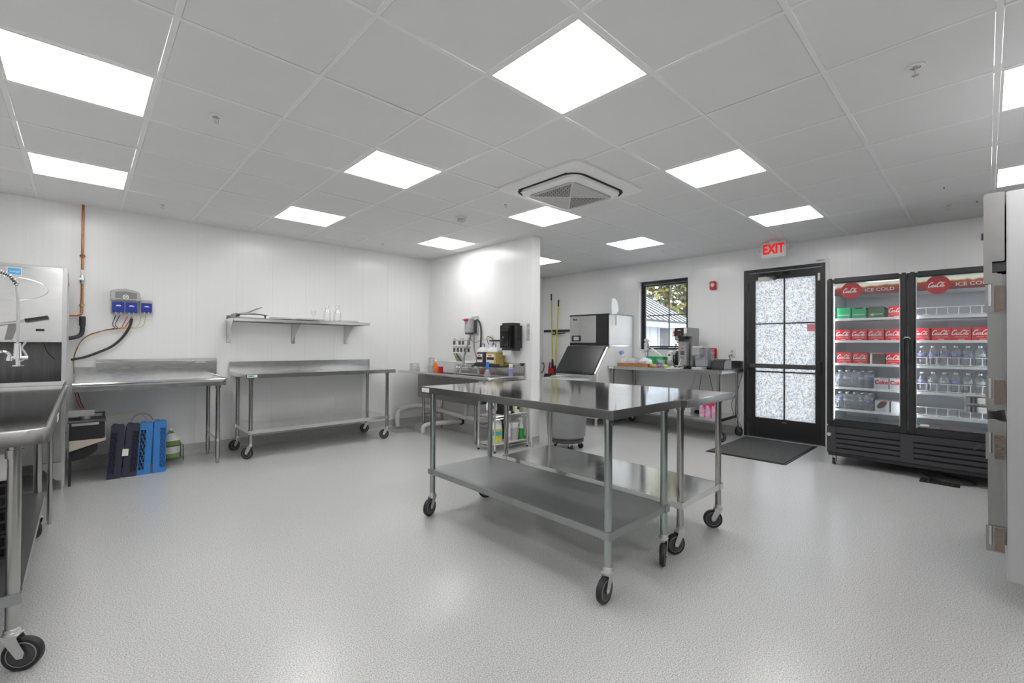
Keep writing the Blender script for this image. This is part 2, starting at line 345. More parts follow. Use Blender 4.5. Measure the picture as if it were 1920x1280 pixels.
# ------------------------------------------------------------------ room shell
ZC = 2.679; YL = 6.36; XB = 6.93; XP0, XP1, YP = 4.15, 4.28, 3.985; XW, YR = -1.0, -.98
fl = struct(B(XW-.1, XB+.15, YR-.1, YL+.1, -.08, 0).build('floor', 'floor'))
# ceiling: grid, tiles and the lights that replace tiles
X0g, Y0g, G = .2818, 2.3986, .61
ceil = thing('ceiling', None, None, (0, 0, ZC), kind='structure')
B(XW-.1, XB+.15, YR-.1, YL+.1, .22, .26).build('ceiling_deck', 'tile', ceil)
lights = [(2, -2), (2, 1), (-1, 1), (-1, 4), (2, 4), (5, 4), (5, 1), (5, -2), (8, -2), (8, 1), (8, 4), (5, -5), (8, -5), (-1, -2), (2, -5), (-1, -5)]
acc = (2.655, 3.62, 2.10, 3.01)
a0, a1, b0, b1 = -3, 10, -9, 6
tile_me = B(0, G-.027, 0, G-.027, 0, .015).mesh('ceiling_tile', 'tile', .0015, seg=1)
ntile = 0
for a in range(a0, a1+1):
    for b in range(b0, b1+1):
        x0 = X0g+a*G; y0 = Y0g+b*G
        if x0+G < XW or x0 > XB or y0+G < YR or y0 > YL or (a, b) in lights: continue
        if acc[0]+.04 < x0+.3 < acc[1]-.04 and acc[2] < y0+.3 < acc[3]: continue
        cx0, cx1, cy0, cy1 = max(x0+.0135, XW), min(x0+G-.0135, XB), max(y0+.0135, YR), min(y0+G-.0135, YL)
        if cx1-cx0 < .03 or cy1-cy0 < .03: continue
        if cx0 >= XP0 and cx1 <= XP1 and cy0 > YP: continue
        full = abs(cx1-cx0-(G-.027)) < 1e-4 and abs(cy1-cy0-(G-.027)) < 1e-4
        me = tile_me if full else B(0, cx1-cx0, 0, cy1-cy0, 0, .015).mesh('ceiling_tile', 'tile')
        o = bpy.data.objects.new('ceiling_tile', me); COL.objects.link(o); o.parent = ceil
        o.location = (cx0, cy0, .0012+random.uniform(-.0004, .001)); o.rotation_euler = (random.uniform(-.0008, .0008), random.uniform(-.0008, .0008), 0)
for a in range(a0, a1+2):
    x = X0g+a*G
    if XW < x < XB:
        mb = MB().box(x-.012, x+.012, YR, YL, 0, .002); mb.box(x-.001, x+.001, YR, YL, .002, .035); mb.build('main_tee', 'tee', ceil)
for b in range(b0, b1+2):
    y = Y0g+b*G
    if YR < y < YL:
        mb = MB().box(XW, XB, y-.012, y+.012, -.0003, .0017); mb.box(XW, XB, y-.001, y+.001, .002, .035); mb.build('cross_tee', 'tee', ceil)
for nm, q in (('wall_angle', (XW, XB, YL-.018, YL)), ('wall_angle', (XB-.018, XB, YR, YL)), ('wall_angle', (XP0-.018, XP0, YP, YL))):
    B(q[0], q[1], q[2], q[3], -.001, .001).build(nm, 'tee', ceil)

def wallp(name, ax, pos, th, s0, s1, z0, z1, opens=(), step=.406, phase=0., mat='wall'):
    """wall in plane ax=pos; visible face at pos, body th thick behind; vertical liner panels are pieces"""
    root = thing(name, None, None, (0, 0, 0), kind='structure')
    def bx(s, e, za, zb, d0, d1):
        return (pos+d0, pos+d1, s, e, za, zb) if ax == 'X' else (s, e, pos+d0, pos+d1, za, zb)
    sg = 1 if th > 0 else -1
    def rects(s, e):
        hit = [o for o in opens if o[0] < e-1e-4 and o[1] > s+1e-4]
        if not hit: return [(s, e, z0, z1)]
        cuts = sorted({s, e}|{c for o in hit for c in o[:2] if s < c < e}); out = []
        for p, q in zip(cuts, cuts[1:]):
            o = [o for o in hit if o[0] < (p+q)/2 < o[1]]
            if not o: out.append((p, q, z0, z1))
            else:
                if o[0][2] > z0+.01: out.append((p, q, z0, o[0][2]))
                if o[0][3] < z1-.01: out.append((p, q, o[0][3], z1))
        return out
    core = MB()
    for r in rects(s0, s1): core.box(*bx(r[0], r[1], r[2], r[3], .003*sg, th))
    core.build('wall_core', mat, root)
    s = s0+phase-step
    while s < s1:
        p, q = max(s, s0), min(s+step, s1)
        if q-p > .01:
            rr = rects(p+.0005, q-.0005)
            if len(rr) == 1 or all(True for _ in rr):
                mb = MB()
                for r in rr: mb.box(*bx(r[0], r[1], r[2], r[3], 0, .0029*sg))
                mb.build('wall_panel', mat, root)
        s += step
    return root
DOOR = (1.42, 2.425, -.01, 2.385); WIN = (3.236, 4.13, 1.21, 2.395)
wallp('wall_left', 'Y', YL, .1, XW, XB+.15, 0, ZC+.2, phase=.34)
wallp('wall_back', 'X', XB, .13, YR, YL, 0, ZC+.2, (DOOR, WIN), phase=.1)
wallp('wall_partition', 'X', XP0, XP1-XP0-.009, YP, YL-.001, 0, ZC+.2, phase=.32)
# far side and end face of the partition
pf = thing('trim_1', None, None, kind='structure')
B(XP1-.008, XP1, YP, YL-.001, 0, ZC).build('wall_panel', 'wall', pf)
B(XP0-.004, XP1+.004, YP-.006, YP, 0, ZC-.001).build('end_cap', 'wall', pf, bevel=.002)
B(XP0-.006, XP0-.001, YP-.004, YP+.045, 0, ZC-.001).build('corner_strip', 'wall', pf, bevel=.0015)
wallp('wall_near', 'X', XW, -.1, YR, YL, 0, ZC+.2, phase=.2)
wallp('wall_right', 'Y', YR, -.1, XW, XB, 0, ZC+.2)
struct(B(XW, XB, YR, YR+.02, .12, .95).build('added_dark_panel', 'darkpanel'))  # unseen panel, added so the steel table edges reflect something dark
# coved epoxy skirting
def cove(name, pts):
    prof = [(0, 0), (.055, 0), (.03, .006), (.014, .02), (.006, .045), (.004, .12), (0, .12)]
    mb = MB()
    for (x0, y0, x1, y1, nx, ny) in pts:
        mb.rings([[(x0+nx*d, y0+ny*d, z) for d, z in prof], [(x1+nx*d, y1+ny*d, z) for d, z in prof]])
    struct(mb.build(name, 'cove'))
cove('baseboard_left', [(XW, YL, XP0, YL, 0, -1), (XP1, YL, XB, YL, 0, -1)])
cove('baseboard_back', [(XB, 2.43, XB, YL, -1, 0), (XB, YR, XB, 1.415, -1, 0)])
cove('baseboard_partition', [(XP0, YP, XP0, YL, -1, 0), (XP1, YP, XP1, YL, 1, 0), (XP0, YP-.006, XP1, YP-.006, 0, -1)])
cove('baseboard_near', [(XW, YR, XW, YL, 1, 0)])
mb = MB().cyl((XP0-.003, YL-.003, .1), (XP0-.003, YL-.003, ZC), .012, n=8); struct(mb.build('trim_2', 'wall'))

# ------------------------------------------------------------------ window
w = thing('window_1', None, None, (XB+.1, 3.68, WIN[2]), kind='structure'); y0, y1, z0, z1 = WIN
mb = MB(); F = .018
for q in ((XB-.006, XB+.13, y1-.016, y1, z0, z1), (XB-.006, XB+.13, y0, y0+.016, z0, z1), (XB-.006, XB+.13, y0+.016, y1-.016, z1-.016, z1), (XB-.012, XB+.13, y0+.016, y1-.016, z0, z0+.018)): mb.box(*q)
mb.box(XB-.004, XB, y1, y1+.035, z0-.03, z1+.035); mb.box(XB-.004, XB, y0-.035, y0, z0-.03, z1+.035); mb.box(XB-.004, XB, y0, y1, z1, z1+.035); mb.box(XB-.004, XB, y0, y1, z0-.03, z0)
mb.build('window_lining', 'white', w, w=True)
ya, yb, za, zb = y0+.016, y1-.016, z0+.018, z1-.016; xf = XB+.07
mb = MB()
for q in ((xf, xf+.06, ya, ya+.03, za, zb), (xf, xf+.06, yb-.03, yb, za, zb), (xf, xf+.06, ya+.03, yb-.03, za, za+.03), (xf, xf+.06, ya+.03, yb-.03, zb-.05, zb)): mb.box(*q)
mb.build('window_frame', 'frame', w, w=True, bevel=.002)
mb = MB(); ya2, yb2, za2, zb2 = ya+.034, yb-.034, za+.034, zb-.054
for q in ((xf+.02, xf+.05, ya2, ya2+.035, za2, zb2), (xf+.02, xf+.05, yb2-.035, yb2, za2, zb2), (xf+.02, xf+.05, ya2+.035, yb2-.035, za2, za2+.025), (xf+.02, xf+.05, ya2+.035, yb2-.035, zb2-.03, zb2)): mb.box(*q)
mb.build('sash', 'frame', w, w=True, bevel=.002)
ym = 3.62; zm = 1.80
B(xf+.026, xf+.044, ym-.008, ym+.008, za2+.025, zb2-.03).build('muntin', 'frame', w, w=True)
B(xf+.027, xf+.043, ya2+.035, yb2-.035, zm-.008, zm+.008).build('muntin', 'frame', w, w=True)
for p, q in ((ya2+.035, ym-.008), (ym+.008, yb2-.035)):
    for r, s in ((za2+.025, zm-.008), (zm+.008, zb2-.03)): B(xf+.033, xf+.037, p, q, r, s).build('pane', 'pane', w, w=True)

# ------------------------------------------------------------------ door
d = thing('door_1', None, None, (XB, 1.92, 0), kind='structure'); y0, y1, z0, z1 = DOOR
mb = MB()
for q in ((XB-.01, XB+.13, y0, y0+.008, 0, z1), (XB-.01, XB+.13, y1-.008, y1, 0, z1), (XB-.01, XB+.13, y0+.008, y1-.008, z1-.008, z1), (XB-.008, XB, y0-.03, y0, 0, z1+.03), (XB-.008, XB, y1, y1+.03, 0, z1+.03), (XB-.008, XB, y0, y1, z1, z1+.03)): mb.box(*q)
mb.build('door_lining', 'white', d, w=True)
mb = MB(); fa, fb, ft = y0+.008, y1-.008, z1-.008
for q in ((XB+.0, XB+.12, fa, fa+.045, 0, ft), (XB+.0, XB+.12, fb-.045, fb, 0, ft), (XB+.0, XB+.12, fa+.045, fb-.045, ft-.045, ft)): mb.box(*q)
mb.build('door_frame', 'frame', d, w=True, bevel=.003)
sa, sb, st = fa+.05, fb-.05, ft-.05; xs = XB+.02
mb = MB()
for q in ((xs, xs+.045, sa, 1.545, .012, st), (xs, xs+.045, 2.275, sb, .012, st), (xs, xs+.045, 1.545, 2.275, .012, .285), (xs, xs+.045, 1.545, 2.275, 2.225, st)): mb.box(*q)
mb.build('door_leaf', 'frame', d, w=True, bevel=.003)
for p, q in ((.285, .927), (.943, 1.60), (1.614, 2.225)):
    for r, s in ((1.545, 1.901), (1.917, 2.275)): B(xs+.018, xs+.024, r, s, p, q).build('pane', 'frost', d, w=True)
B(xs+.012, xs+.03, 1.901, 1.917, .285, 2.225).build('muntin', 'frame', d, w=True)
B(xs+.013, xs+.029, 1.545, 2.275, 1.60, 1.614).build('muntin', 'frame', d, w=True); B(xs+.013, xs+.029, 1.545, 2.275, .927, .943).build('muntin', 'frame', d, w=True)
B(xs-.003, xs, 1.88, 1.93, .245, .252).build('maker_plate', 'alu', d, w=True)
cb = MB().box(xs-.055, xs-.005, 1.50, 2.35, .985, 1.045).build('push_bar', 'dgrey', d, w=True, bevel=.008)
B(xs-.07, xs, 1.475, 1.525, .90, 1.09).build('latch_case', 'frame', d, w=True, bevel=.008)
B(xs-.062, xs, 2.33, 2.365, .975, 1.055).build('end_cap', 'frame', d, w=True, bevel=.006)
mb = MB().box(xs-.05, xs, 2.0, 2.22, 2.205, 2.262).box(xs-.045, xs-.02, 1.98, 2.0, 2.215, 2.25); mb.tube([(xs-.06, 2.12, 2.268), (xs-.10, 1.9, 2.285), (xs-.06, 1.82, 2.292)], .008, 6); mb.tube([(xs-.06, 1.82, 2.292), (xs-.03, 2.2, 2.30)], .007, 6)
mb.build('door_closer', 'gblack', d, w=True, bevel=.002)
B(xs-.02, xs, 1.487, 1.515, 2.15, 2.25).build('door_sensor', 'white', d, w=True, bevel=.004)
for z in (.2, 1.25, 2.1): MB().cyl((XB-.004, fb-.047, z), (XB-.004, fb-.047, z+.1), .008, n=8).build('hinge', 'frame', d, w=True)
struct(B(XB-.03, XB+.14, fa, fb, 0, .011).build('door_threshold', 'alu', bevel=.003))
single('door_sticker', B(xs+.012, xs+.0135, 1.548, 1.64, 1.49, 1.585), 'pinksign', 'pink square sticker on the obscured glass of the exit door', 'sticker')
mt = MB().box(5.56, 6.86, 1.53, 2.36, 0, .012)
mo = thing('door_mat', 'dark grey ribbed entrance mat on the floor inside the exit door', 'mat', (6.22, 1.92, 0))
B(5.53, 6.86, 1.50, 2.37, 0, .006).build('mat_border', 'rubber', mo, w=True, bevel=.002); B(5.555, 6.835, 1.525, 2.345, .006, .012).build('mat_pile', 'mat', mo, w=True, bevel=.002)

# ------------------------------------------------------------------ outside
struct(B(XB+.15, 60, -30, 45, -.2, -.12).build('ground', 'ground'))
hs = thing('house', 'white building with a standing seam metal roof seen through the window', 'house', (12.5, 9, -.12))
EX = 14.0
mb = MB().box(6.5+1.2, EX, 7.0, 12, -.12, 2.25); mb.build('house_wall', 'siding', hs, w=True)
for i in range(16):
    x = EX-.04-i*.38
    if 12.75 < x < 13.6: continue
    B(x-.035, x, 6.98, 7.0, -.12, 1.95).build('batten', 'siding', hs, w=True)
hw = B(12.85, 13.5, 6.95, 7.0, .6, 1.9).build('house_window_frame', 'siding', hs, w=True, bevel=.01)
B(12.92, 13.43, 6.94, 6.95, .67, 1.84).build('house_pane', 'dgrey', hw, w=True)
# roof slope towards -Y, hip edge at its right end
def rz_(y): return 2.03+(y-6.45)*.56
rf = MB(); rf.add([(7.6, 6.45, rz_(6.45)), (EX+.3, 6.45, rz_(6.45)), (EX+.3, 10.2, rz_(10.2)), (7.6, 10.2, rz_(10.2)), (7.6, 6.45, rz_(6.45)-.04), (EX+.3, 6.45, rz_(6.45)-.04), (EX+.3, 10.2, rz_(10.2)-.04), (7.6, 10.2, rz_(10.2)-.04)], [(0, 1, 2, 3), (7, 6, 5, 4), (0, 4, 5, 1), (1, 5, 6, 2), (2, 6, 7, 3), (3, 7, 4, 0)])
rf.build('roof', 'roof', hs, w=True)
B(7.6, EX+.3, 6.47, 6.52, 1.83, 2.0).build('fascia', 'siding', hs, w=True)
B(EX-.02, EX+.3, 6.47, 12, 1.86, 2.0).build('soffit', 'siding', hs, w=True)
for i in range(19):
    x = EX+.28-i*.34
    MB().add([(x-.018, 6.43, rz_(6.43)-.02), (x+.018, 6.43, rz_(6.43)-.02), (x+.018, 10.2, rz_(10.2)), (x-.018, 10.2, rz_(10.2)), (x-.018, 6.43, rz_(6.43)+.03), (x+.018, 6.43, rz_(6.43)+.03), (x+.018, 10.2, rz_(10.2)+.03), (x-.018, 10.2, rz_(10.2)+.03)],
             [(0, 1, 2, 3), (7, 6, 5, 4), (0, 4, 5, 1), (1, 5, 6, 2), (2, 6, 7, 3), (3, 7, 4, 0)]).build('roof_seam', 'seam', hs, w=True)
B(7.6, EX+.3, 6.42, 6.46, 1.985, 2.04).build('gutter', 'seam', hs, w=True)
def tree(x, y, r, h, mat, label, n=1500, lo=1.6, spread=2.4, rnd=None):
    t = thing('tree', label, 'tree', (x, y, -.12), group='trees behind the white building')
    mb = MB(); mb.tube([(0, 0, 0), (.1, .05, h*.3), (-.05, .1, h*.6), (.1, 0, h)], r, 9, radii=[r, r*.85, r*.6, r*.25])
    mb.build('trunk', 'bark', t)
    rn = random.Random(int(x*100)); br = MB()
    for i in range(9):
        a = rn.uniform(0, 6.28); z = rn.uniform(lo, h*.9); l = rn.uniform(1, spread)
        br.tube([(0, 0, z), (cos(a)*l*.5, sin(a)*l*.5, z+.3*l), (cos(a)*l, sin(a)*l, z+.75*l)], .05, 5, radii=[r*.35, r*.2, .02])
    br.build('branches', 'bark', t)['kind'] = 'stuff'
    lf = MB()
    for i in range(n):
        a = rn.uniform(0, 6.28); q = spread*math.sqrt(rn.random())*1.15; z = rn.uniform(lo, h+1.5); c = Vector((cos(a)*q, sin(a)*q, z)); s = rn.uniform(.08, .2)
        u = Vector((rn.gauss(0, 1), rn.gauss(0, 1), rn.gauss(0, 1))).normalized(); v = u.orthogonal().normalized()
        lf.add([c-u*s, c+v*s*.6, c+u*s, c-v*s*.6], [(0, 1, 2, 3)])
    lf.build('foliage', mat, t)['kind'] = 'stuff'
tree(17.6, 10.2, .22, 8, 'leafy', 'yellow green tree behind the left end of the metal roof', 2600)
tree(20.5, 10.6, .2, 8, 'leafg', 'dark green tree behind the middle of the window view', 2600)
tree(20.2, 9.4, .26, 9, 'leafy', 'thick grey trunk tree standing right of the window bar', 1500, 4.0)
tree(22.5, 9.2, .16, 8, 'leafg', 'green tree at the right edge of the window view', 2600)
tree(26.0, 12.3, .2, 8, 'leafr', 'russet tree farthest back between the trunks', 3200, 1.0, 3.4)
tree(27.0, 10.2, .2, 7, 'leafg', 'low green tree far behind the eave corner', 3000, .6, 3.0)

# ------------------------------------------------------------------ ceiling fittings
lt = thing('ceiling_light', 'x', 'light', (0, 0, 0), group='square ceiling light panels')
mb = MB(); s = G/2-.013
for q in ((-s, s, -s, -s+.012), (-s, s, s-.012, s), (-s, -s+.012, -s+.012, s-.012), (s-.012, s, -s+.012, s-.012)): mb.box(q[0], q[1], q[2], q[3], -.001, .02)
mb.build('light_frame', 'white', lt); B(-s+.012, s-.012, -s+.012, s-.012, .001, .006).build('diffuser', 'panel', lt)
LL = {(2, -2): 'large bright ceiling panel nearest the middle top of the picture', (2, 1): 'ceiling light panel in the middle of the left half, nearer than the wall shelf',
      (-1, 1): 'large ceiling light panel in the upper left corner', (-1, 4): 'ceiling light panel above the dishwasher, near the left wall',
      (2, 4): 'small ceiling light panel above the right end of the wall shelf', (5, 4): 'ceiling light panel above the three compartment sink beside the partition',
      (5, 1): 'ceiling light panel just behind the air conditioner', (5, -2): 'ceiling light panel right of the air conditioner', (8, -2): 'ceiling light panel in front of the exit sign',
      (8, 1): 'ceiling light panel in front of the window wall, left of the exit sign', (8, 4): 'ceiling light panel half hidden behind the partition end',
      (5, -5): 'ceiling light panel cut by the right edge, upper one', (8, -5): 'ceiling light panel cut by the right edge, above the reach-in refrigerator',
      (-1, -2): 'ceiling light panel behind the viewpoint on the left', (2, -5): 'ceiling light panel behind the viewpoint on the right', (-1, -5): 'ceiling light panel in the corner behind the viewpoint'}
for i, (a, b) in enumerate(lights):
    place(lt if i == 0 else dup(lt), (X0g+(a+.5)*G, Y0g+(b+.5)*G, ZC), label=LL[(a, b)])
# sprinklers
sp = thing('sprinkler_head', 'x', 'sprinkler', group='fire sprinkler heads in the ceiling')
MB().lathe((0, 0, 0), [(.040, 0), (.040, -.003), (.022, -.006), (.022, 0)], 20, caps=False).build('escutcheon', 'white', sp)
mb = MB().cyl((0, 0, .0), (0, 0, -.018), .009, n=10).tube([(-.012, 0, -.015), (-.012, 0, -.035), (0, 0, -.043)], .002, 5).tube([(.012, 0, -.015), (.012, 0, -.035), (0, 0, -.043)], .002, 5).cyl((0, 0, -.018), (0, 0, -.04), .002, n=6); mb.build('sprinkler_body', 'zinc', sp)
MB().cyl((0, 0, -.043), (0, 0, -.045), .014, n=14).build('deflector', 'zinc', sp)
for i, (x, y, l) in enumerate([(.583, 3.27, 'ceiling sprinkler beside the large upper left light panel'), (.574, 5.725, 'ceiling sprinkler near the left wall by the copper pipe'), (2.993, 5.755, 'ceiling sprinkler above the corner of the sink and the left wall'),
                               (3.02, 3.277, 'ceiling sprinkler left of the air conditioner'), (2.989, .242, 'ceiling sprinkler at the upper right of the picture'), (6.148, 3.265, 'ceiling sprinkler in front of the window'),
                               (6.116, .255, 'ceiling sprinkler above the glass door cooler')]):
    place(sp if i == 0 else dup(sp), (x, y, ZC), label=l)
sd = thing('smoke_detector', 'round white smoke detector on the ceiling left of the air conditioner', 'detector', (3.004, 3.977, ZC))
MB().lathe((0, 0, 0), [(.062, 0), (.062, -.012), (.05, -.016)], 24).build('detector_base', 'white', sd)
MB().lathe((0, 0, -.016), [(.048, 0), (.045, -.02), (.03, -.032), (.0, -.034)], 24).build('sensing_chamber', 'beige', sd)
for x, y, l in ((5.437, .253, 'small dark slot in the ceiling tile before the cooler'), (6.173, .06, 'small dark slot in the ceiling tile above the cooler')):
    single('ceiling_hook', B(x-.02, x+.02, y-.004, y+.004, ZC-.004, ZC), 'dgrey', l, 'hook')
# air conditioner cassette
cx, cy = (acc[0]+acc[1])/2, (acc[2]+acc[3])/2
ac = thing('air_conditioner', 'square white ceiling cassette air conditioner with a gridded intake', 'air conditioner', (cx, cy, ZC))
hx, hy = (acc[1]-acc[0])/2, (acc[3]-acc[2])/2
def rsq(a, b, r, n=5):
    o = []
    for sx_, sy_, st_ in ((1, 1, 0), (-1, 1, 90), (-1, -1, 180), (1, -1, 270)):
        for i in range(n+1):
            t = radians(st_+90*i/n); o.append((sx_*(a-r)+r*cos(t), sy_*(b-r)+r*sin(t)))
    return o
def ringz(mb, lv, m=0, caps=True): return mb.rings([[(x, y, z) for x, y in rsq(a, b, r)] for a, b, r, z in lv], m, caps)
ringz(MB(), [(hx, hy, .06, .0), (hx, hy, .06, -.016), (hx-.03, hy-.03, .05, -.03), (hx-.095, hy-.095, .12, -.034)]).build('panel_surround', 'white', ac)
ringz(MB(), [(hx-.10, hy-.10, .13, -.0315), (hx-.10, hy-.10, .13, -.0345), (hx-.145, hy-.145, .12, -.0345), (hx-.145, hy-.145, .12, -.0315)], caps=False).build('air_gap', 'dark', ac)
ringz(MB(), [(hx-.125, hy-.125, .12, -.03), (hx-.13, hy-.13, .12, -.055), (hx-.15, hy-.15, .1, -.068), (hx-.185, hy-.185, .09, -.074), (hx-.19, hy-.19, .085, -.066)]).build('centre_panel', 'white', ac)
for sx_, sy_ in ((1, 0), (-1, 0), (0, 1), (0, -1)):
    L_ = .27; dx = hx-.135; dy = hy-.135
    if sx_: mb = MB().box(sx_*(dx-.012), sx_*(dx+.012), -L_, L_, -.058, -.054).box(sx_*(dx+.012), sx_*(dx+.038), -L_, L_, -.036, -.0335, m=1)
    else: mb = MB().box(-L_, L_, sy_*(dy-.012), sy_*(dy+.012), -.058, -.054).box(-L_, L_, sy_*(dy+.012), sy_*(dy+.038), -.036, -.0335, m=1)
    mb.build('air_vane', ['white', 'dark'], ac)
gx, gy = hx-.205, hy-.205
ringz(MB(), [(gx, gy, .04, -.0665), (gx, gy, .04, -.076)]).build('intake_grille', 'lgrey', ac)
hol = MB(); N = 22
for i in range(N):
    for j in range(N):
        x = -gx+(i+.5)*2*gx/N; y = -gy+(j+.5)*2*gy/N
        if abs(x)/gx > abs(y)/gy+.01 and i % 2 == 0 or (abs(x)/gx > abs(y)/gy+.01 and False):
            pass
        if abs(x)/gx > abs(y)/gy+.03 and abs(x) < gx*.94:
            a = gx/N*.62; b = gy/N*.62; hol.box(x-a, x+a, y-b, y+b, -.0765, -.0758)
hol.build('grille_holes', 'dark', ac)['kind'] = 'stuff'
rib = MB()
for i in range(1, 6):
    for sg in (1, -1):
        y = sg*gy*i/6; rib.box(-abs(y)/gy*gx, abs(y)/gy*gx, y-.0025, y+.0025, -.0772, -.0758)
for sg in (1, -1): rib.tube([(-gx*.97, -sg*gy*.97, -.076), (gx*.97, sg*gy*.97, -.076)], .003, 4)
rib.build('grille_ribs', 'white', ac)
B(hx-.06, hx-.045, -hy+.05, -hy+.075, -.023, -.0205).build('status_lamp', 'dgrey', ac)
# exit sign
ex = thing('exit_sign', 'white exit sign with red letters and two lamp heads over the door', 'sign', (6.6, 1.93, ZC))
B(6.575, 6.615, 1.785, 2.08, 2.465, 2.668).build('sign_box', 'white', ex, w=True, bevel=.012); B(6.57, 6.62, 1.88, 1.99, 2.666, ZC).build('ceiling_mount', 'white', ex, w=True)
text('EXIT', .175, 'redlight', ex, (-.027, .002, -.113), FX, sx=.72, off=.006, ext=.001)
for y in (2.115, 1.75):
    MB().lathe((6.60, y, 2.57), [(.0, .03), (.022, .028), (.024, 0), (.018, -.022), (.012, -.026)], 18, axis=(-1, 0, 0)).build('lamp_head', 'lgrey', ex, w=True)
    MB().cyl((6.60, y, 2.57), (6.60, 1.93+(y-1.93)*.8, 2.575), .008, n=8).build('lamp_arm', 'white', ex, w=True)
# fire alarm strobe, pull station, outlet
so = thing('alarm_strobe', 'red fire alarm strobe on the wall between window and door', 'alarm', (XB, 2.85, 2.14))
B(XB-.045, XB, 2.805, 2.90, 2.14, 2.27).build('alarm_body', 'red', so, w=True, bevel=.012); MB().lathe((XB-.045, 2.853, 2.21), [(.03, 0), (.028, .008), (.012, .016), (.0, .018)], 18, axis=(-1, 0, 0)).build('strobe_lens', 'white', so, w=True)
ps = thing('fire_pull_station', 'red fire alarm pull station low on the wall left of the door', 'alarm', (XB, 2.85, 1.11))
B(XB-.04, XB, 2.80, 2.905, 1.11, 1.255).build('station_body', 'red', ps, w=True, bevel=.006)
B(XB-.052, XB-.04, 2.82, 2.885, 1.165, 1.205).build('pull_bar', 'white', ps, w=True, bevel=.003); text('PULL', .03, 'red', ps, (-.0525, .002, .075), FX); text('FIRE', .026, 'white', ps, (-.041, .002, .022), FX); text('DOWN', .02, 'white', ps, (-.041, .002, .125), FX)
ou = thing('wall_outlet', 'white double socket plate above the right table', 'socket', (XB, 2.58, 1.14))
B(XB-.008, XB, 2.535, 2.625, 1.13, 1.25).build('socket_plate', 'white', ou, w=True, bevel=.002)
for z in (1.16, 1.21): B(XB-.011, XB-.008, 2.562, 2.598, z-.016, z+.016).build('socket_face', 'lgrey', ou, w=True, bevel=.003)
single('door_bell_bracket', B(XB-.01, XB, 1.44, 1.53, 2.40, 2.418), 'lgrey', 'small grey bracket above the right corner of the door frame', 'bracket')

# ------------------------------------------------------------------ wheeled steel tables
WR = .0635
def wheel_mb():
    mb = MB(); R = WR; w = .016
    mb.lathe((0, 0, 0), [(R*.72, -w*.8), (R*.95, -w*.9), (R, -w*.5), (R, w*.5), (R*.95, w*.9), (R*.72, w*.8)], 28, m=0, axis=(0, 1, 0), caps=False)
    mb.lathe((0, 0, 0), [(R*.70, -w*.9), (R*.73, -w*.97), (R*.76, -w*.85), (R*.76, w*.85), (R*.73, w*.97), (R*.70, w*.9)], 28, m=1, axis=(0, 1, 0), caps=False)
    mb.lathe((0, 0, 0), [(.001, -w*.7), (R*.7, -w*.7), (R*.7, w*.7), (.001, w*.7)], 24, m=2, axis=(0, 1, 0))
    mb.cyl((0, -w*1.1, 0), (0, w*1.1, 0), .016, n=14, m=3); return mb
ME_WHEEL = wheel_mb().mesh('wheel', ['rubber', 'grey', 'tread', 'dgrey'])
def fork_mb():
    mb = MB()
    for s in (-1, 1):
        y0 = s*.021; mb.prism([(-.052, .050), (-.046, .070), (-.03, .078), (.022, .07), (.026, .060), (-.028, -.012), (-.044, -.008)], 'y', y0, y0+s*.0025)
        # fork plates drop to the axle
    mb.box(-.03, .028, -.0235, .0235, .068, .076)
    return mb
def fork():
    mb = MB(); off = .035
    for s in (-1, 1):
        y = s*.0215
        mb.prism([(-.026, .078), (.024, .078), (.026, .066), (off+.014, .012), (off+.010, -.010), (off-.008, -.012), (off-.014, -.004)], 'y', y-.0015, y+.0015)
    mb.box(-.026, .026, -.023, .023, .076, .082); mb.cyl((0, 0, .08), (0, 0, .092), .027, n=20); mb.cyl((0, 0, .092), (0, 0, .105), .0245, n=20)
    mb.cyl((off, -.027, 0), (off, .027, 0), .0065, n=10)
    return mb
ME_FORK = fork().mesh('caster_fork', 'zinc', .0008, seg=1)
def caster(leg, loc, ang):
    f = bpy.data.objects.new('caster_fork', ME_FORK); COL.objects.link(f); f.parent = leg; f.location = loc; f.rotation_euler = (0, 0, ang)
    wl = bpy.data.objects.new('wheel', ME_WHEEL); COL.objects.link(wl); wl.parent = leg
    wl.location = (loc[0]+.035*cos(ang), loc[1]+.035*sin(ang), loc[2]); wl.rotation_euler = (0, 0, ang)
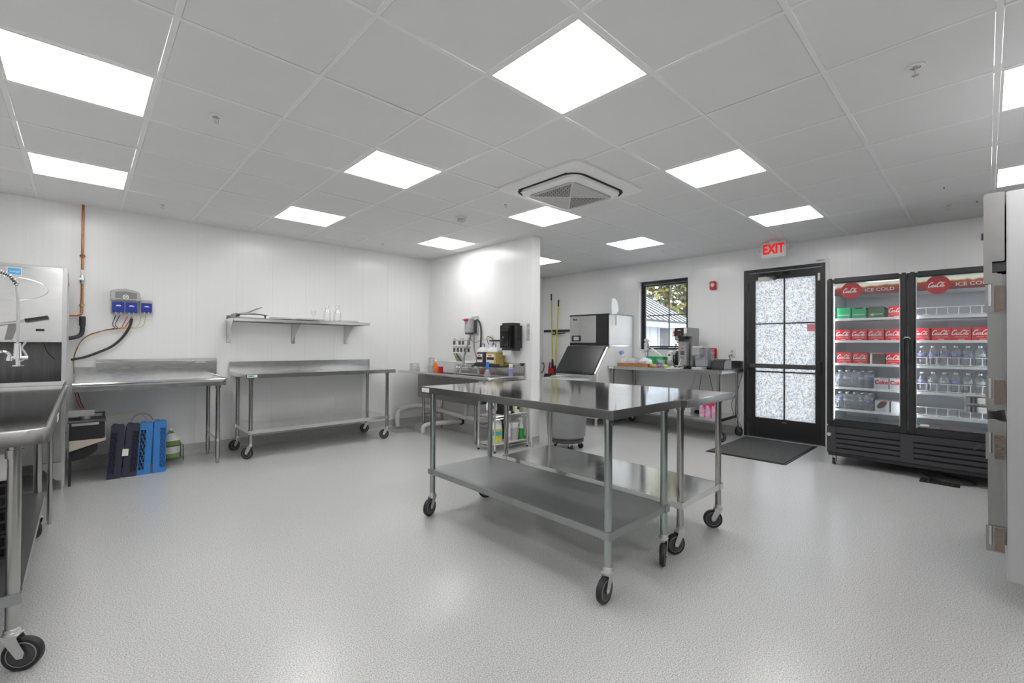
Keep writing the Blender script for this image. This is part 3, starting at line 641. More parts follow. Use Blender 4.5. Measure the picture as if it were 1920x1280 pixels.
def table(name, label, X0, Y0, w, L, zt, zc, ex, ey, angs, top='top', shelf='galv', leg='leg', th=.046, splash=None, notch=None, grp='wheeled stainless steel work tables', leg_r=.0205, badge=None):
    t = thing(name, label, 'table', (X0, Y0, 0), group=grp)
    mb = MB().box(.004, w-.004, .004, L-.004, zt-.004, zt); e = .006
    mb.box(0, e, 0, L, zt-th, zt-.0015, 1); mb.box(w-e, w, 0, L, zt-th, zt-.0015, 1); mb.box(e, w-e, 0, e, zt-th, zt-.0015, 1); mb.box(e, w-e, L-e, L, zt-th, zt-.0015, 1)
    mb.build('tabletop', [top, 'edge'], t, bevel=.001)
    if splash:
        a, b, c, d_ = splash; sb = MB().box(a, b, c, d_, zt, zt+.115); sb.build('backsplash', 'steelx', t, bevel=.003)
    mb = MB().box(.06, w-.06, .06, L-.06, zt-.03, zt-.012); mb.build('top_brace', 'leg', t)
    # undershelf with turned edge and collars
    g = MB(); g.box(ex, w-ex, ey-.02, L-ey+.02, zc+.017, zc+.021); g.box(ex-.02, ex, ey, L-ey, zc+.017, zc+.021); g.box(w-ex, w-ex+.02, ey, L-ey, zc+.017, zc+.021)
    for q in ((ex-.021, ex-.017, ey, L-ey), (w-ex+.017, w-ex+.021, ey, L-ey), (ex, w-ex, ey-.021, ey-.017), (ex, w-ex, L-ey+.017, L-ey+.021)): g.box(q[0], q[1], q[2], q[3], zc-.02, zc+.021)
    for x in (ex, w-ex):
        for y in (ey, L-ey): g.box(x-.026, x+.026, y-.026, y+.026, zc-.021, zc+.0205)
    g.build('undershelf', shelf, t, bevel=.0015)
    k = 0
    for x, y in ((ex, ey), (w-ex, ey), (ex, L-ey), (w-ex, L-ey)):
        lg = MB().cyl((0, 0, WR+.1), (0, 0, zt-.03), leg_r, n=20).cyl((0, 0, zt-.07), (0, 0, zt-.03), leg_r+.006, n=20).build('leg', leg, t); lg.location = (x, y, 0)
        caster(lg, (0, 0, WR), radians(angs[k])); k += 1
    if badge: B(*badge).build('maker_sticker', 'paper', t)
    return t
t1 = table('work_table', 'nearest wheeled steel table in the middle, with a dull grey undershelf', 1.868, 1.25, .705, 1.715, .965, .325, .066, .07, (186, 202, 200, 150), badge=(-.0008, 0, 1.60, 1.70, .925, .957), leg='leg')
t2 = table('work_table', 'wheeled steel table right behind the nearest one, with a mirror-bright undershelf', 2.63, 1.235, .70, 1.735, .957, .30, .063, .075, (150, 126, 200, 170), shelf='shelfmirror', leg='sleg')
t3 = table('work_table', 'wheeled steel table with low backsplash under the wall shelf', 1.295, 5.545, 1.80, .79, .945, .295, .072, .10, (136, 140, 200, 150), shelf='steelx', leg='sleg', top='steelx', splash=(0, 1.80, .772, .79))
B(.01, .11, -.0008, 0, .91, .938).build('maker_sticker', 'paper', t3); B(.02, .075, -.0012, -.0008, .918, .932).build('green_print', 'cgreen', t3)
t4 = table('work_table', 'wheeled steel table under the window, holding the coffee makers', 6.13, 2.415, .78, 1.80, .962, .29, .07, .066, (-43, -30, 150, 130), shelf='steel', leg='sleg', top='steel', splash=(.762, .78, 0, 1.8))
B(-.0008, 0, 1.68, 1.76, .925, .955).build('maker_sticker', 'paper', t4)

# ------------------------------------------------------------------ left: soiled dish table on wheels
s = thing('dish_table', 'long steel dish table with raised rim, cut by the left edge of the picture', 'table', (-.5, 2.55, 0))
ex_, yn, yf = -.088, 2.545, 5.50
mb = MB().box(-.97, ex_-.02, yn+.02, yf, .905, .911)
mb.build('tabletop', 'top', s, w=True)
rim = []
for y in (yf, yn+.09): rim.append((ex_, y))
for i in range(7): a = radians(90*i/6); rim.append((ex_-.07+.07*cos(a), yn+.07-.07*sin(a)))
rim.append((-.97, yn))
def sweep(pts, prof, z0=0):
    out = []
    for i, (x, y) in enumerate(pts):
        a = Vector(pts[max(i-1, 0)]); b = Vector(pts[min(i+1, len(pts)-1)]); t = (b-a).normalized(); n = Vector((-t.y, t.x))
        out.append([(x+n.x*d, y+n.y*d, z) for d, z in prof])
    return MB().rings(out)
sweep(rim, [(0, .882), (0, .934), (-.004, .940), (-.012, .942), (-.018, .938), (-.022, .928), (-.026, .898), (-.022, .898), (-.018, .925), (-.014, .936), (-.008, .936), (-.004, .932), (-.004, .882)]).build('rolled_rim', 'msteel', s, w=True)  # darker steel colour stands in for a dark reflection on the rim
B(ex_-.004, ex_+.002, 3.28, 3.40, .872, .905).build('white_sticker', 'paper', s, w=True)
B(-.95, -.12, 2.60, 5.45, .875, .900).build('under_pan', 'galv', s, w=True)
for (x, y, c) in ((-.186, 2.62, 1), (-.9, 2.62, 1), (-.20, 4.26, 1), (-.9, 4.26, 1), (-.155, 4.56, 0), (-.9, 4.56, 0)):
    lg = MB().cyl((0, 0, WR+.1 if c else .03), (0, 0, .895), .0205 if c else .014, n=20).cyl((0, 0, .83), (0, 0, .862), .027, n=20)
    if not c: lg.cyl((0, 0, 0), (0, 0, .05), .011, n=14)
    lg = lg.build('leg', 'sleg', s); lg.location = (x+.5, y-2.55, 0)
    if c: caster(lg, (0, 0, WR), radians({2.62: -25, 4.26: 120}[y]))
mb = MB().box(-.92, -.165, 2.62, 4.26, .30, .304).box(-.168, -.164, 2.62, 4.26, .262, .304).box(-.92, -.18, 2.598, 2.602, .262, .304)
for x in (-.186, -.9):
    for y in (2.62, 4.26): mb.box(x-.026, x+.026, y-.026, y+.026, .262, .3045)
mb.build('undershelf', 'galv', s, w=True, bevel=.001)
# black wire crates and white box on its undershelf
for i in range(3):
    z = .304+i*.115; cr = thing('dish_rack', ('bottom', 'middle', 'topmost')[i]+' black dish rack in the stack at the left edge under the dish table', 'rack', (-.47, 3.3, z), group='black dish racks under the left table')
    mb = MB()
    for zz in (.004, .05, .10):
        for q in ((-.24, .24, -.25, -.238), (-.24, .24, .238, .25), (-.24, -.228, -.238, .238), (.228, .24, -.238, .238)): mb.box(q[0], q[1], q[2], q[3], zz-.004, zz+.008)
    for k in range(9):
        u = -.23+k*.0575
        for v in (-.244, .244): mb.box(u-.004, u+.004, v-.004, v+.004, 0, .108); mb.box(v*.96-.004, v*.96+.004, u-.004, u+.004, 0, .108)
    mb.build('rack_walls', 'black', cr); B(-.228, .228, -.238, .238, 0, .004).build('rack_base', 'black', cr)
wb = thing('storage_box', 'white lidded box on the black dish racks at the left edge', 'box', (-.47, 3.3, .66)); B(-.235, .235, -.24, .24, -.006, .11).build('box_body', 'paper', wb, bevel=.004); B(-.24, .24, -.245, .245, .095, .115).build('box_lid', 'white', wb, bevel=.004)

# pre-rinse spray faucet over the dish table
f = thing('spray_faucet', 'chrome spring hose spray faucet hanging over the left dish table', 'faucet', (-.55, 4.0, .90))
def wpt(x, y, Yp):     # the point of the plane Y=Yp behind photo pixel x, y
    d_ = CFW+CRT*((x-960)/FPX)-CUP*((y-640)/FPX); t = Yp/d_.y; return Vector((0, 0, H))+d_*t
def wpx(x, y, Xp):
    d_ = CFW+CRT*((x-960)/FPX)-CUP*((y-640)/FPX); t = Xp/d_.x; return Vector((0, 0, H))+d_*t
YS = 3.3
P0 = wpt(33, 648, YS); top = [wpt(34, 600, YS), wpt(34, 560, YS), wpt(31, 535, YS), wpt(20, 520, YS), wpt(5, 512, YS), wpt(-12, 508, YS), wpt(-35, 514, YS), wpt(-60, 545, YS), wpt(-70, 600, YS)]
hose = [P0]+top; MB().tube([tuple(p) for p in hose[:4]], .0065, 10).build('hose', 'alu', f, w=True)
hc = cat_rom(hose[3:], 8); MB().tube(hc, .006, 8).build('hose', 'dgrey', f, w=True)
spr = []; n = len(hc); 
for i in range(n-1):
    for k in range(6):
        t = i+k/6; p = hc[i].lerp(hc[i+1], k/6); dr = (hc[i+1]-hc[i]).normalized(); a = Vector((0, 1, 0)); b = dr.cross(a).normalized(); th = t*1.9*pi/2
        spr.append(p+(a*cos(th)+b*sin(th))*.0125)
MB().tube(spr, .0016, 5).build('spring', 'chrome', f, w=True)
vp = wpt(33, 672, YS); vb = wpt(34, 684, YS)
mb = MB().cyl(P0+Vector((0, 0, .012)), vp, .012, .0155, n=14).cyl(vp, vb, .008, n=12); mb.cyl(vb, vb-Vector((0, 0, .006)), .020, n=18); mb.cyl(vp+Vector((-.02, 0, .004)), vp+Vector((.035, 0, .004)), .008, n=10)
mb.build('spray_valve', 'chrome', f, w=True)
MB().tube(cat_rom([wpt(48, 641, YS), wpt(41, 652, YS), wpt(46, 660, YS), wpt(49, 668, YS), wpt(40, 676, YS), wpt(34, 674, YS)], 5), .0045, 8).build('squeeze_lever', 'lgrey', f, w=True)
MB().tube([wpt(-70, 600, YS), wpt(-70, 700, YS), Vector((-.62, YS, .9))], .013, 10).build('riser', 'chrome', f, w=True)
f2 = thing('swing_faucet', 'chrome swing spout beside the spray valve at the left edge', 'faucet', (-.6, 3.6, .90))
MB().tube(cat_rom([wpt(-40, 690, 3.4), wpt(-38, 668, 3.4), wpt(-10, 661, 3.4), wpt(8, 659, 3.4), wpt(17, 664, 3.4), wpt(18, 671, 3.4)], 5), .007, 10).cyl(wpt(18, 668, 3.4), wpt(17, 676, 3.4), .009, .011, n=12).cyl(wpt(-40, 690, 3.4), (wpt(-40, 690, 3.4).x, 3.4, .9), .014, n=12).build('swing_spout', 'chrome', f2, w=True)

# ------------------------------------------------------------------ dishwasher
dw = thing('dishwasher', 'tall steel door-type dishwasher against the left wall', 'dishwasher', (-.45, 5.85, 0))
xa, xb_, ya, yb = -.95, -.128, 5.55, 6.22
hood = MB().box(xa, xb_, ya, ya+.012, 1.29, 1.905); hood.prism([(ya, 1.905), (ya, 1.925), (ya+.06, 1.94), (yb, 1.94), (yb, 1.9), (ya+.012, 1.9)], 'x', xa, xb_+.03)
hood.build('front_door', 'steelx', dw, w=True, bevel=.003)
B(xa, xb_, ya-.006, ya+.014, 1.283, 1.292).build('door_lip', 'zinc', dw, w=True)
oval = []
for i in range(41): a = 2*pi*i/40; oval.append((-.47+.255*cos(a), ya-.001, 1.725+.10*sin(a)))
MB().tube(oval, .0018, 5, caps=False).build('oval_emboss', 'steel', dw, w=True)
mb = MB(); mb.box(xb_, xb_+.03, ya-.004, ya+.035, .24, 1.93); mb.build('corner_post', 'alu', dw, w=True, bevel=.004)
B(xb_+.012, xb_+.02, ya+.035, yb, 1.30, 1.90).build('side_panel', 'steel', dw, w=True)
mb = MB()
for q in ((ya+.12, ya+.14, 1.30, 1.87), (yb-.03, yb-.01, 1.30, 1.87)): mb.box(xb_+.02, xb_+.032, q[0], q[1], q[2], q[3])
mb.prism([(ya+.12, 1.86), (yb-.01, 1.83), (yb-.01, 1.85), (ya+.12, 1.88)], 'x', xb_+.02, xb_+.032); mb.build('side_frame', 'alu', dw, w=True)
B(xb_+.02, xb_+.028, ya+.05, ya+.11, .95, 1.57).build('rivet_strip', 'zinc', dw, w=True, bevel=.002)
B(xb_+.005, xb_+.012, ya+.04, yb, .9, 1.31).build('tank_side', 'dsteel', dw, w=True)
for i, z in enumerate((.99, 1.13, 1.27, 1.41, 1.55, .3, .48, .7)):
    MB().lathe((xb_+.028, ya+.08, z), [(.008, 0), (.006, .004), (.0, .006)], 10, axis=(1, 0, 0)).build('rivet', 'chrome', dw, w=True)
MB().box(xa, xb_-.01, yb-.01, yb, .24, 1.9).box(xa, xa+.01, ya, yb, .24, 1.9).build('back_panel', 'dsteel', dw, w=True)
B(xa, xb_+.022, ya+.02, yb, .24, .88).build('base_panel', 'edge', dw, w=True, bevel=.003)
MB().prism([(xb_-.14, .24), (xb_+.03, .24), (xb_+.03, .085), (xb_-.02, .085)], 'y', ya, ya+.02).build('foot_gusset', 'steel', dw, w=True)
MB().prism([(xa, .24), (xa+.16, .24), (xa+.05, .085), (xa, .085)], 'y', ya, ya+.02).build('foot_gusset', 'steel', dw, w=True)
for x in (xb_+.012, xa+.03):
    for y in (ya+.03, yb-.05): MB().cyl((x, y, .03), (x, y, .24), .02, n=16).cyl((x, y, 0), (x, y, .04), .014, n=14).build('foot', 'steel', dw, w=True)
MB().box(-.6, xb_+.02, ya-.03, ya+.02, .905, .945).build('inlet_lip', 'steel', dw, w=True, bevel=.006)
hb = MB().tube([(-.90, ya-.05, 1.30), (-.46, ya-.06, 1.43), (-.34, ya-.06, 1.46)], .011, 10); hb.build('handle_bar', 'chrome', dw, w=True)
MB().tube([(-.345, ya-.06, 1.459), (-.21, ya-.06, 1.493)], .017, 12).build('handle_grip', 'black', dw, w=True)
MB().prism([(-.44, 1.43), (-.38, 1.45), (-.42, 1.30), (-.46, 1.30)], 'y', ya-.015, ya-.003).build('handle_bracket', 'grey', dw, w=True)
B(-.285, -.235, ya-.003, ya, 1.375, 1.395).build('name_plate', 'black', dw, w=True)
st = B(-.455, -.37, ya-.0015, ya, 1.835, 1.90).build('energy_label', 'paper', dw, w=True); B(-.45, -.375, ya-.0025, ya-.0015, 1.84, 1.895).build('energy_star_print', 'skyblue', dw, w=True)
text('energy', .022, 'paper', dw, (.038, ya-.0028-5.85, 1.866), FY, sx=1.0, shear=.4)
for dz in (0,):
    MB().tube(cat_rom([(-.24, ya+.05, 1.28), (-.22, ya+.08, 1.2), (-.17, ya+.1, 1.13)], 5), .003, 6).build('wire', 'wblack', dw, w=True)

# ------------------------------------------------------------------ copper pipe and black waste elbow
cp = thing('copper_pipe', 'copper water pipe running down the left wall to the dishwasher', 'pipe', (-.006, YL-.04, 1.5))
mb = MB().tube([(-.006, YL-.04, ZC), (-.006, YL-.04, 2.0)], .011, 12).tube([(-.006, YL-.04, 1.88), (-.006, YL-.04, 1.60), (-.012, YL-.045, 1.57), (-.04, YL-.05, 1.557), (-.2, YL-.06, 1.55)], .011, 12)
mb.build('pipe', 'copper', cp, w=True)
for z in (2.16, 1.66): MB().lathe((-.006, YL-.04, z), [(.012, -.014), (.02, -.008), (.024, 0), (.02, .008), (.012, .014)], 16).box(-.01, -.002, YL-.04, YL, z-.01, z+.01).build('pipe_clamp', 'brass' if z < 2 else 'copper', cp, w=True)
MB().cyl((-.006, YL-.04, 1.97), (-.006, YL-.04, 2.02), .012, n=12).build('label_sleeve', 'paper', cp, w=True)
MB().lathe((-.006, YL-.04, 1.88), [(.012, 0), (.019, .01), (.021, .04), (.019, .07), (.012, .09)], 12).box(-.03, -.006, YL-.07, YL-.05, 1.915, 1.93).build('ball_valve', 'zinc', cp, w=True)
eb = thing('hose_elbow', 'black insulated hose elbow beside the dishwasher below the copper pipe', 'hose', (-.03, YL-.06, 1.3))
MB().tube(cat_rom([(-.17, YL-.1, 1.32), (-.08, YL-.08, 1.325), (-.02, YL-.06, 1.35), (.0, YL-.055, 1.40), (.0, YL-.055, 1.50)], 5), .019, 12).cyl((0, YL-.055, 1.45), (0, YL-.055, 1.545), .025, n=14).build('hose_bend', 'wblack', eb, w=True)
MB().box(-.012, .012, YL-.04, YL, 1.47, 1.485).build('hose_bracket', 'zinc', eb, w=True)

# ------------------------------------------------------------------ chemical pumps and tubes on the left wall
cpd = thing('chemical_pump', 'grey dispenser box with two blue pump heads on the left wall', 'dispenser', (.33, YL, 1.59))
xq, xr = .215, .435
mb = MB().box(xq, xr, YL-.07, YL, 1.59, 1.72); mb.build('pump_case', 'lgrey', cpd, w=True, bevel=.008)
mb = MB().prism([(xq-.004, 1.722), (xr+.012, 1.722), (xr+.012, 1.82), (xr-.03, 1.84), ((xq+xr)/2, 1.855), (xq+.04, 1.845), (xq-.004, 1.83)], 'y', YL-.085, YL); mb.build('control_head', 'lgrey', cpd, w=True, bevel=.008)
MB().prism([(xq+.03, 1.75), (xr-.015, 1.75), (xr-.015, 1.81), ((xq+xr)/2, 1.826), (xq+.03, 1.815)], 'y', YL-.0875, YL-.085).build('display_panel', 'grey', cpd, w=True)
MB().lathe(((xq+xr)/2+.005, YL-.0875, 1.765), [(.026, 0), (.026, .002), (.0, .003)], 20, axis=(0, -1, 0)).build('key_pad', 'white', cpd, w=True)
for a in range(4): MB().lathe(((xq+xr)/2+.005+.013*cos(a*pi/2), YL-.0905, 1.765+.013*sin(a*pi/2)), [(.005, 0), (.0, .001)], 8, axis=(0, -1, 0)).build('key', 'dark', cpd, w=True)
B(xq+.03, xr-.02, YL-.0865, YL-.085, 1.728, 1.738).build('print_strip', 'grey', cpd, w=True)
def pump(parent, x0, x1, z0, z1, y):
    p = MB().box(x0, x1, y-.02, y, z0, z1).build('pump_cover', 'blue', parent, w=True, bevel=.004); cx_ = (x0+x1)/2
    MB().prism([(x0+.012, z0+.004), (x1-.012, z0+.004), (x1-.02, z0+.055), (cx_, z1-.018), (x0+.02, z0+.055)], 'y', y-.032, y-.02).build('roller_cover', 'blue', parent, w=True, bevel=.004)
    e = []
    for i in range(13): a = pi*i/12; e.append((cx_+.022*cos(a), z1-.045+.014*sin(a)))
    MB().prism(e, 'y', y-.034, y-.0318).build('pump_window', 'skyblue' if False else 'white', parent, w=True)
    for s_ in (-.018, .018): MB().cyl((cx_+s_, y-.012, z0-.018), (cx_+s_, y-.012, z0+.003), .007, n=10).build('hose_nipple', 'white', parent, w=True)
pump(cpd, xq+.008, xq+.105, 1.60, 1.71, YL-.068); pump(cpd, xq+.113, xr-.008, 1.60, 1.71, YL-.068)
pb = thing('booster_pump', 'single blue pump in a small grey box right of the larger dispenser', 'dispenser', (.50, YL, 1.60))
B(.45, .555, YL-.06, YL, 1.60, 1.745).build('pump_case', 'lgrey', pb, w=True, bevel=.008); pump(pb, .457, .548, 1.612, 1.712, YL-.058)
def hang(name, label, pts, r, mat, cat='hose', group=None):
    mb = MB().tube(cat_rom(pts, 7), r, 8); return single(name, mb, mat, label, cat, group)
Yw = YL-.035
def W(x, y, Yp=None): return tuple(wpt(x, y, Yp if Yp else Yw))
hang('drain_hose', 'thick black hose looping from the chemical pumps down to the dishwasher', [W(247, 597), W(243, 612), W(230, 632), W(210, 649), W(185, 660), W(160, 669), W(146, 672, YL-.1), W(134, 674, YL-.12)], .0125, 'wblack')
TG = 'thin chemical feed tubes bundled on the left wall'
for i, (sx0, sy0, mat, mid) in enumerate([(217, 591, 'wblack', (211, 608)), (225, 591, 'wblack', (216, 608)), (239, 593, 'wred', (231, 608)), (247, 594, 'wred', (238, 608)), (265, 592, 'wyellow', (258, 611)), (273, 592, 'wyellow', (267, 612))]):
    o = i*.9-2
    hang('feed_tube', ('leftmost black', 'second black', 'dark red', 'bright red', 'pale yellow', 'rightmost yellow')[i]+' thin tube hanging from the blue pump heads', [W(sx0, sy0), W(*mid), W(218-abs(3-i)+i*4, 615+o*.3), W(198, 619+o*.35), W(180, 624+o*.4), W(166, 629+o*.4), W(152, 640+o*.3, YL-.06), W(143-o*.5, 655, YL-.07), W(138-o*.3, 672, YL-.1), W(138, 700, YL-.12)], .0035, mat, 'tube', TG)
for i, (x, mat) in enumerate(((146, 'wred'), (149, 'worange'), (152, 'wblack'))):
    hang('feed_tube', ('red', 'orange', 'black')[i]+' tube dropping below the clean dish table to the black tank', [W(x-6, 735, 6.1), W(x, 755, 6.05), W(x+9, 770, 5.98), W(x+12, 775, 5.95)], .0035, mat, 'tube', 'tubes under the clean dish table')

# ------------------------------------------------------------------ clean dish table (right of dishwasher)
c = thing('dish_table', 'clean-side steel dish table with tall backsplash right of the dishwasher', 'table', (.5, 6.0, 0))
B(-.06, 1.13, 5.66, YL-.03, .862, .868).build('tabletop', 'steelx', c, w=True)
rim = [(-.06, 5.64), (1.09, 5.64)]
for i in range(1, 7): a = radians(90*i/6); rim.append((1.09+.05*sin(a), 5.69-.05*cos(a)))
rim.append((1.14, YL-.04))
sweep(rim, [(0, .835), (0, .90), (.0, .91), (-.014, .917), (-.024, .91), (-.03, .9), (.012, .868), (.012, .87), (.02, .868), (.004, .9), (.004, .835)][:11]).build('rolled_rim', 'steelx', c, w=True)
MB().box(.105, 1.165, YL-.03, YL-.012, .86, 1.075).prism([(YL-.03, 1.075), (YL-.045, 1.08), (YL-.012, 1.108), (YL-.008, 1.105), (YL-.012, 1.075)], 'x', .105, 1.165).build('backsplash', 'steelx', c, w=True, bevel=.002)
B(-.05, .105, YL-.02, YL-.012, .86, 1.03).build('splash_extension', 'steel', c, w=True)
B(.95, 1.05, YL-.0315, YL-.03, 1.055, 1.07).build('maker_plate', 'lgrey', c, w=True)
for y in (5.70, 6.22):
    MB().cyl((1.065, y, .05), (1.065, y, .84), .0205, n=20).cyl((1.065, y, .8), (1.065, y, .862), .027, n=20).cyl((1.065, y, 0), (1.065, y, .06), .016, n=16).build('leg', 'sleg', c, w=True)
MB().cyl((1.065, 5.70, .25), (1.065, 6.22, .25), .0125, n=14).cyl((1.065, 5.70, .235), (1.065, 5.70, .265), .026, n=16).build('cross_rail', 'steel', c, w=True)
MB().box(.02, 1.05, 5.66, 5.70, .85, .862).build('under_channel', 'steel', c, w=True)

# black tank / booster with trough
bt = thing('booster_heater', 'black box with steel lid hung beside the dishwasher base', 'heater', (.06, 5.85, .32))
B(-.075, .16, 5.60, 5.93, .405, .56).build('tank_body', 'black', bt, w=True, bevel=.006)
MB().box(-.085, .17, 5.59, 5.94, .56, .572).box(.15, .17, 5.93, 5.94, .572, .61).box(-.08, .17, 5.93, 5.94, .60, .612).build('tank_lid', 'dgrey', bt, w=True)
B(-.06, .12, 5.598, 5.60, .535, .556).build('steel_strip', 'zinc', bt, w=True)
MB().cyl((.03, 5.8, .572), (.03, 5.8, .605), .045, n=18).build('float_cap', 'zinc', bt, w=True); B(-.085, .09, 5.72, 5.88, .605, .66).build('cover_plate', 'zinc', bt, w=True, bevel=.004)
MB().prism([(-.075, .405), (.17, .405), (.17, .385), (-.075, .31)], 'y', 5.60, 5.93).build('drip_trough', 'beige', bt, w=True, bevel=.003)
MB().prism([(-.07, .31), (.10, .335), (.12, .30), (.08, .255), (.02, .22), (-.07, .21)], 'y', 5.68, 5.86).build('valve_body', 'black', bt, w=True, bevel=.008)
MB().box(-.078, -.06, 5.62, 5.64, 0, .34).box(-.078, -.06, 5.88, 5.9, 0, .34).build('tank_leg', 'black', bt, w=True)

# ------------------------------------------------------------------ the four leaning racks
def rack(x, mat, rot, label, inv=False, sticker=False, dx=0, h=.50):
    t = thing('dish_rack', label, 'rack', (x, 5.66, 0.002), 0, 'plastic dish racks standing on edge under the dish table'); t.rotation_euler = (radians(-11), radians(rot), radians(-3))
    w_ = .1; k = -1 if inv else 1
    # body: narrow edge faces the room (-Y); stands on edge
    mb = MB().box(0, w_, 0, .48, 0, h*.93)
    for i in range(1): pass
    mb = MB()
    mb.box(.0, w_, .012, .47, .0, .02).box(.0, w_, .012, .47, h-.03, h).box(0, w_, .455, .48, 0, h)
    mb.build('rack_frame', mat, t, bevel=.004)
    # front edge wall: solid band and hexagon band
    a, b = (.0, w_*.5) if inv else (w_*.5, w_)
    fr = MB().box(a, b, 0, .012, 0, h)
    hx0, hx1 = (w_*.5, w_) if inv else (0, w_*.5)
    fr.box(hx0, hx1, 0, .012, 0, .045).box(hx0, hx1, 0, .012, h-.07, h)
    e0, e1 = (hx1-.006, hx1) if inv else (hx0, hx0+.006)
    fr.box(e0, e1, 0, .012, .045, h-.07)
    fr.build('edge_wall', mat, t, bevel=.002)
    hm = MB(); n = 11; z0, z1 = .045, h-.07; st_ = (z1-z0)/n
    for i in range(n):
        zc_ = z0+(i+.5)*st_; xm = (hx0+hx1)/2; zig = .007 if i % 2 else -.007
        for u, v, p, q in ((hx0, xm+zig-.008, zc_-st_/2, zc_-st_/2+.004), (xm+zig+.008, hx1, zc_-st_/2, zc_-st_/2+.004)): hm.box(u, v, .001, .01, p, q)
        for sgn in (-1, 1):
            xx = xm+zig; P_ = [(xx-.009, zc_-st_/2), (xx-.005, zc_-st_/2+.004), (xx+.009, zc_-st_/2+.004)]
            hm.tube([(xx-.004-.008, .005, zc_-st_/2), (xx-.012+.004*sgn, .005, zc_)], .0022, 4); hm.tube([(xx+.012, .005, zc_-st_/2), (xx+.012+.004*sgn, .005, zc_+st_/2)], .0022, 4)
    hm.build('hexagon_lattice', mat, t)
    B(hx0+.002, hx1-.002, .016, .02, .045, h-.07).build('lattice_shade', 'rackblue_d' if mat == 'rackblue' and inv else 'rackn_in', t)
    mb = MB().box(a+.008, b-.008, -.003, .001, h*.36, h*.56); mb.build('handle_recess', mat, t, bevel=.002)
    MB().box(.006, w_-.006, .02, .44, h, h+.012).box(.01, w_*.45, .05, .12, h+.012, h+.02).build('rack_side', mat, t, bevel=.003)
    if sticker: B(a-.03, b-.02, -.004, -.0015, .2, .265).build('paper_label', 'paper', t)
    return t
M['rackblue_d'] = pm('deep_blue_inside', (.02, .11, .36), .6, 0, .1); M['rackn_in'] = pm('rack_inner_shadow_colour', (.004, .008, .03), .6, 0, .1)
rack(.175, 'racknavy', 3.5, 'leftmost dark navy dish rack standing on edge on the floor')
rack(.288, 'racknavy', 3.5, 'dark navy dish rack with a white paper label, second from the left', inv=True, sticker=True)
rack(.395, 'rackblue', 3.0, 'bright blue dish rack with dark hexagon holes, third from the left')
rack(.515, 'rackblue', 1.5, 'bright blue dish rack at the right end of the row of racks', inv=True, h=.505)
hang('feed_tube', 'yellow and red tubes arching over the standing dish racks', [W(200, 784, 5.95), W(222, 779, 5.95), W(245, 775, 5.95), W(262, 775, 5.95), W(272, 781, 5.9), W(276, 788, 5.85)], .003, 'wyellow', 'tube', 'tubes over the racks')
hang('feed_tube', 'dark tube arching over the blue dish racks', [W(246, 788, 5.9), W(254, 779, 5.93), W(268, 775, 5.95), W(280, 778, 5.93), W(287, 786, 5.9)], .003, 'wpurple', 'tube', 'tubes over the racks')
# jug of pale green detergent in wire holder
jd = thing('detergent_jug', 'clear jug of pale green detergent behind the blue racks', 'jug', (.715, 6.16, .03))
def jug(parent, w_, d_, h_, mat, fill=.7, capm='white', body='white', lab=None, labz=(.2, .5), handle=True, clear=True, capr=.02):
    p = [(w_*.42, 0), (w_*.5, .01), (w_*.5, h_*.6), (w_*.45, h_*.72), (w_*.2, h_*.9), (.019, h_*.92), (.019, h_)]
    sq = (1, d_/w_)
    MB().lathe((0, 0, 0), p, 20, sq=sq).build('jug_body', body, parent)
    MB().cyl((0, 0, h_-.002), (0, 0, h_+.022), capr, n=16).build('cap', capm, parent)
    if handle: MB().tube(cat_rom([(w_*.12, 0, h_*.9), (w_*.34, 0, h_*.93), (w_*.47, 0, h_*.8), (w_*.44, 0, h_*.66)], 4), .011, 8).build('handle', body, parent)
    if lab: MB().lathe((0, 0, 0), [(w_*.505, h_*labz[0]), (w_*.505, h_*labz[1])], 20, sq=sq, caps=False).build('jug_label', lab, parent)
jug(jd, .17, .15, .30, None, body='paleg', lab='paper', labz=(.18, .42), handle=False)
MB().lathe((0, 0, .19), [(.085, 0), (.08, .02), (.04, .075), (.02, .085)], 18, sq=(1.02, .9)).build('jug_shoulder', 'white', jd)
wr = thing('wire_holder', 'black wire bottle holder around the pale green jug', 'holder', (.715, 6.16, 0))
mb = MB(); rr = [(-.1, -.09), (.1, -.09), (.1, .09), (-.1, .09), (-.1, -.09)]
for z in (.03, .17): mb.tube([(x, y, z) for x, y in rr], .003, 5)
for x, y in rr[:4]: mb.tube([(x, y, 0), (x, y, .17)], .003, 5)
mb.build('wire_frame', 'wblack', wr)

# ------------------------------------------------------------------ wall shelf and things on it
sh = thing('wall_shelf', 'long steel wall shelf on three triangular brackets', 'shelf', (2.1, YL, 1.585))
x0s, x1s, yf_ = 1.262, 2.93, 5.985
MB().box(x0s, x1s, yf_, YL-.003, 1.578, 1.582).box(x0s, x1s, yf_, yf_+.004, 1.545, 1.582).box(x0s, x1s, YL-.006, YL-.002, 1.545, 1.625).box(x0s, x0s+.004, yf_, YL-.003, 1.545, 1.582).box(x1s-.004, x1s, yf_, YL-.003, 1.545, 1.582).build('shelf_board', 'steelx', sh, w=True, bevel=.001)
for x in (x0s+.003, 2.01, 2.72):
    MB().prism([(YL-.003, 1.578), (yf_+.02, 1.56), (YL-.003, 1.29)], 'x', x, x+.004).prism([(YL-.003, 1.578), (YL-.008, 1.578), (YL-.008, 1.29), (YL-.003, 1.285)], 'x', x, x+.045).build('bracket', 'steel', sh, w=True)
bk = thing('ring_binder', 'open grey ring binder lying on the left end of the wall shelf', 'binder', (1.47, 6.14, 1.582))
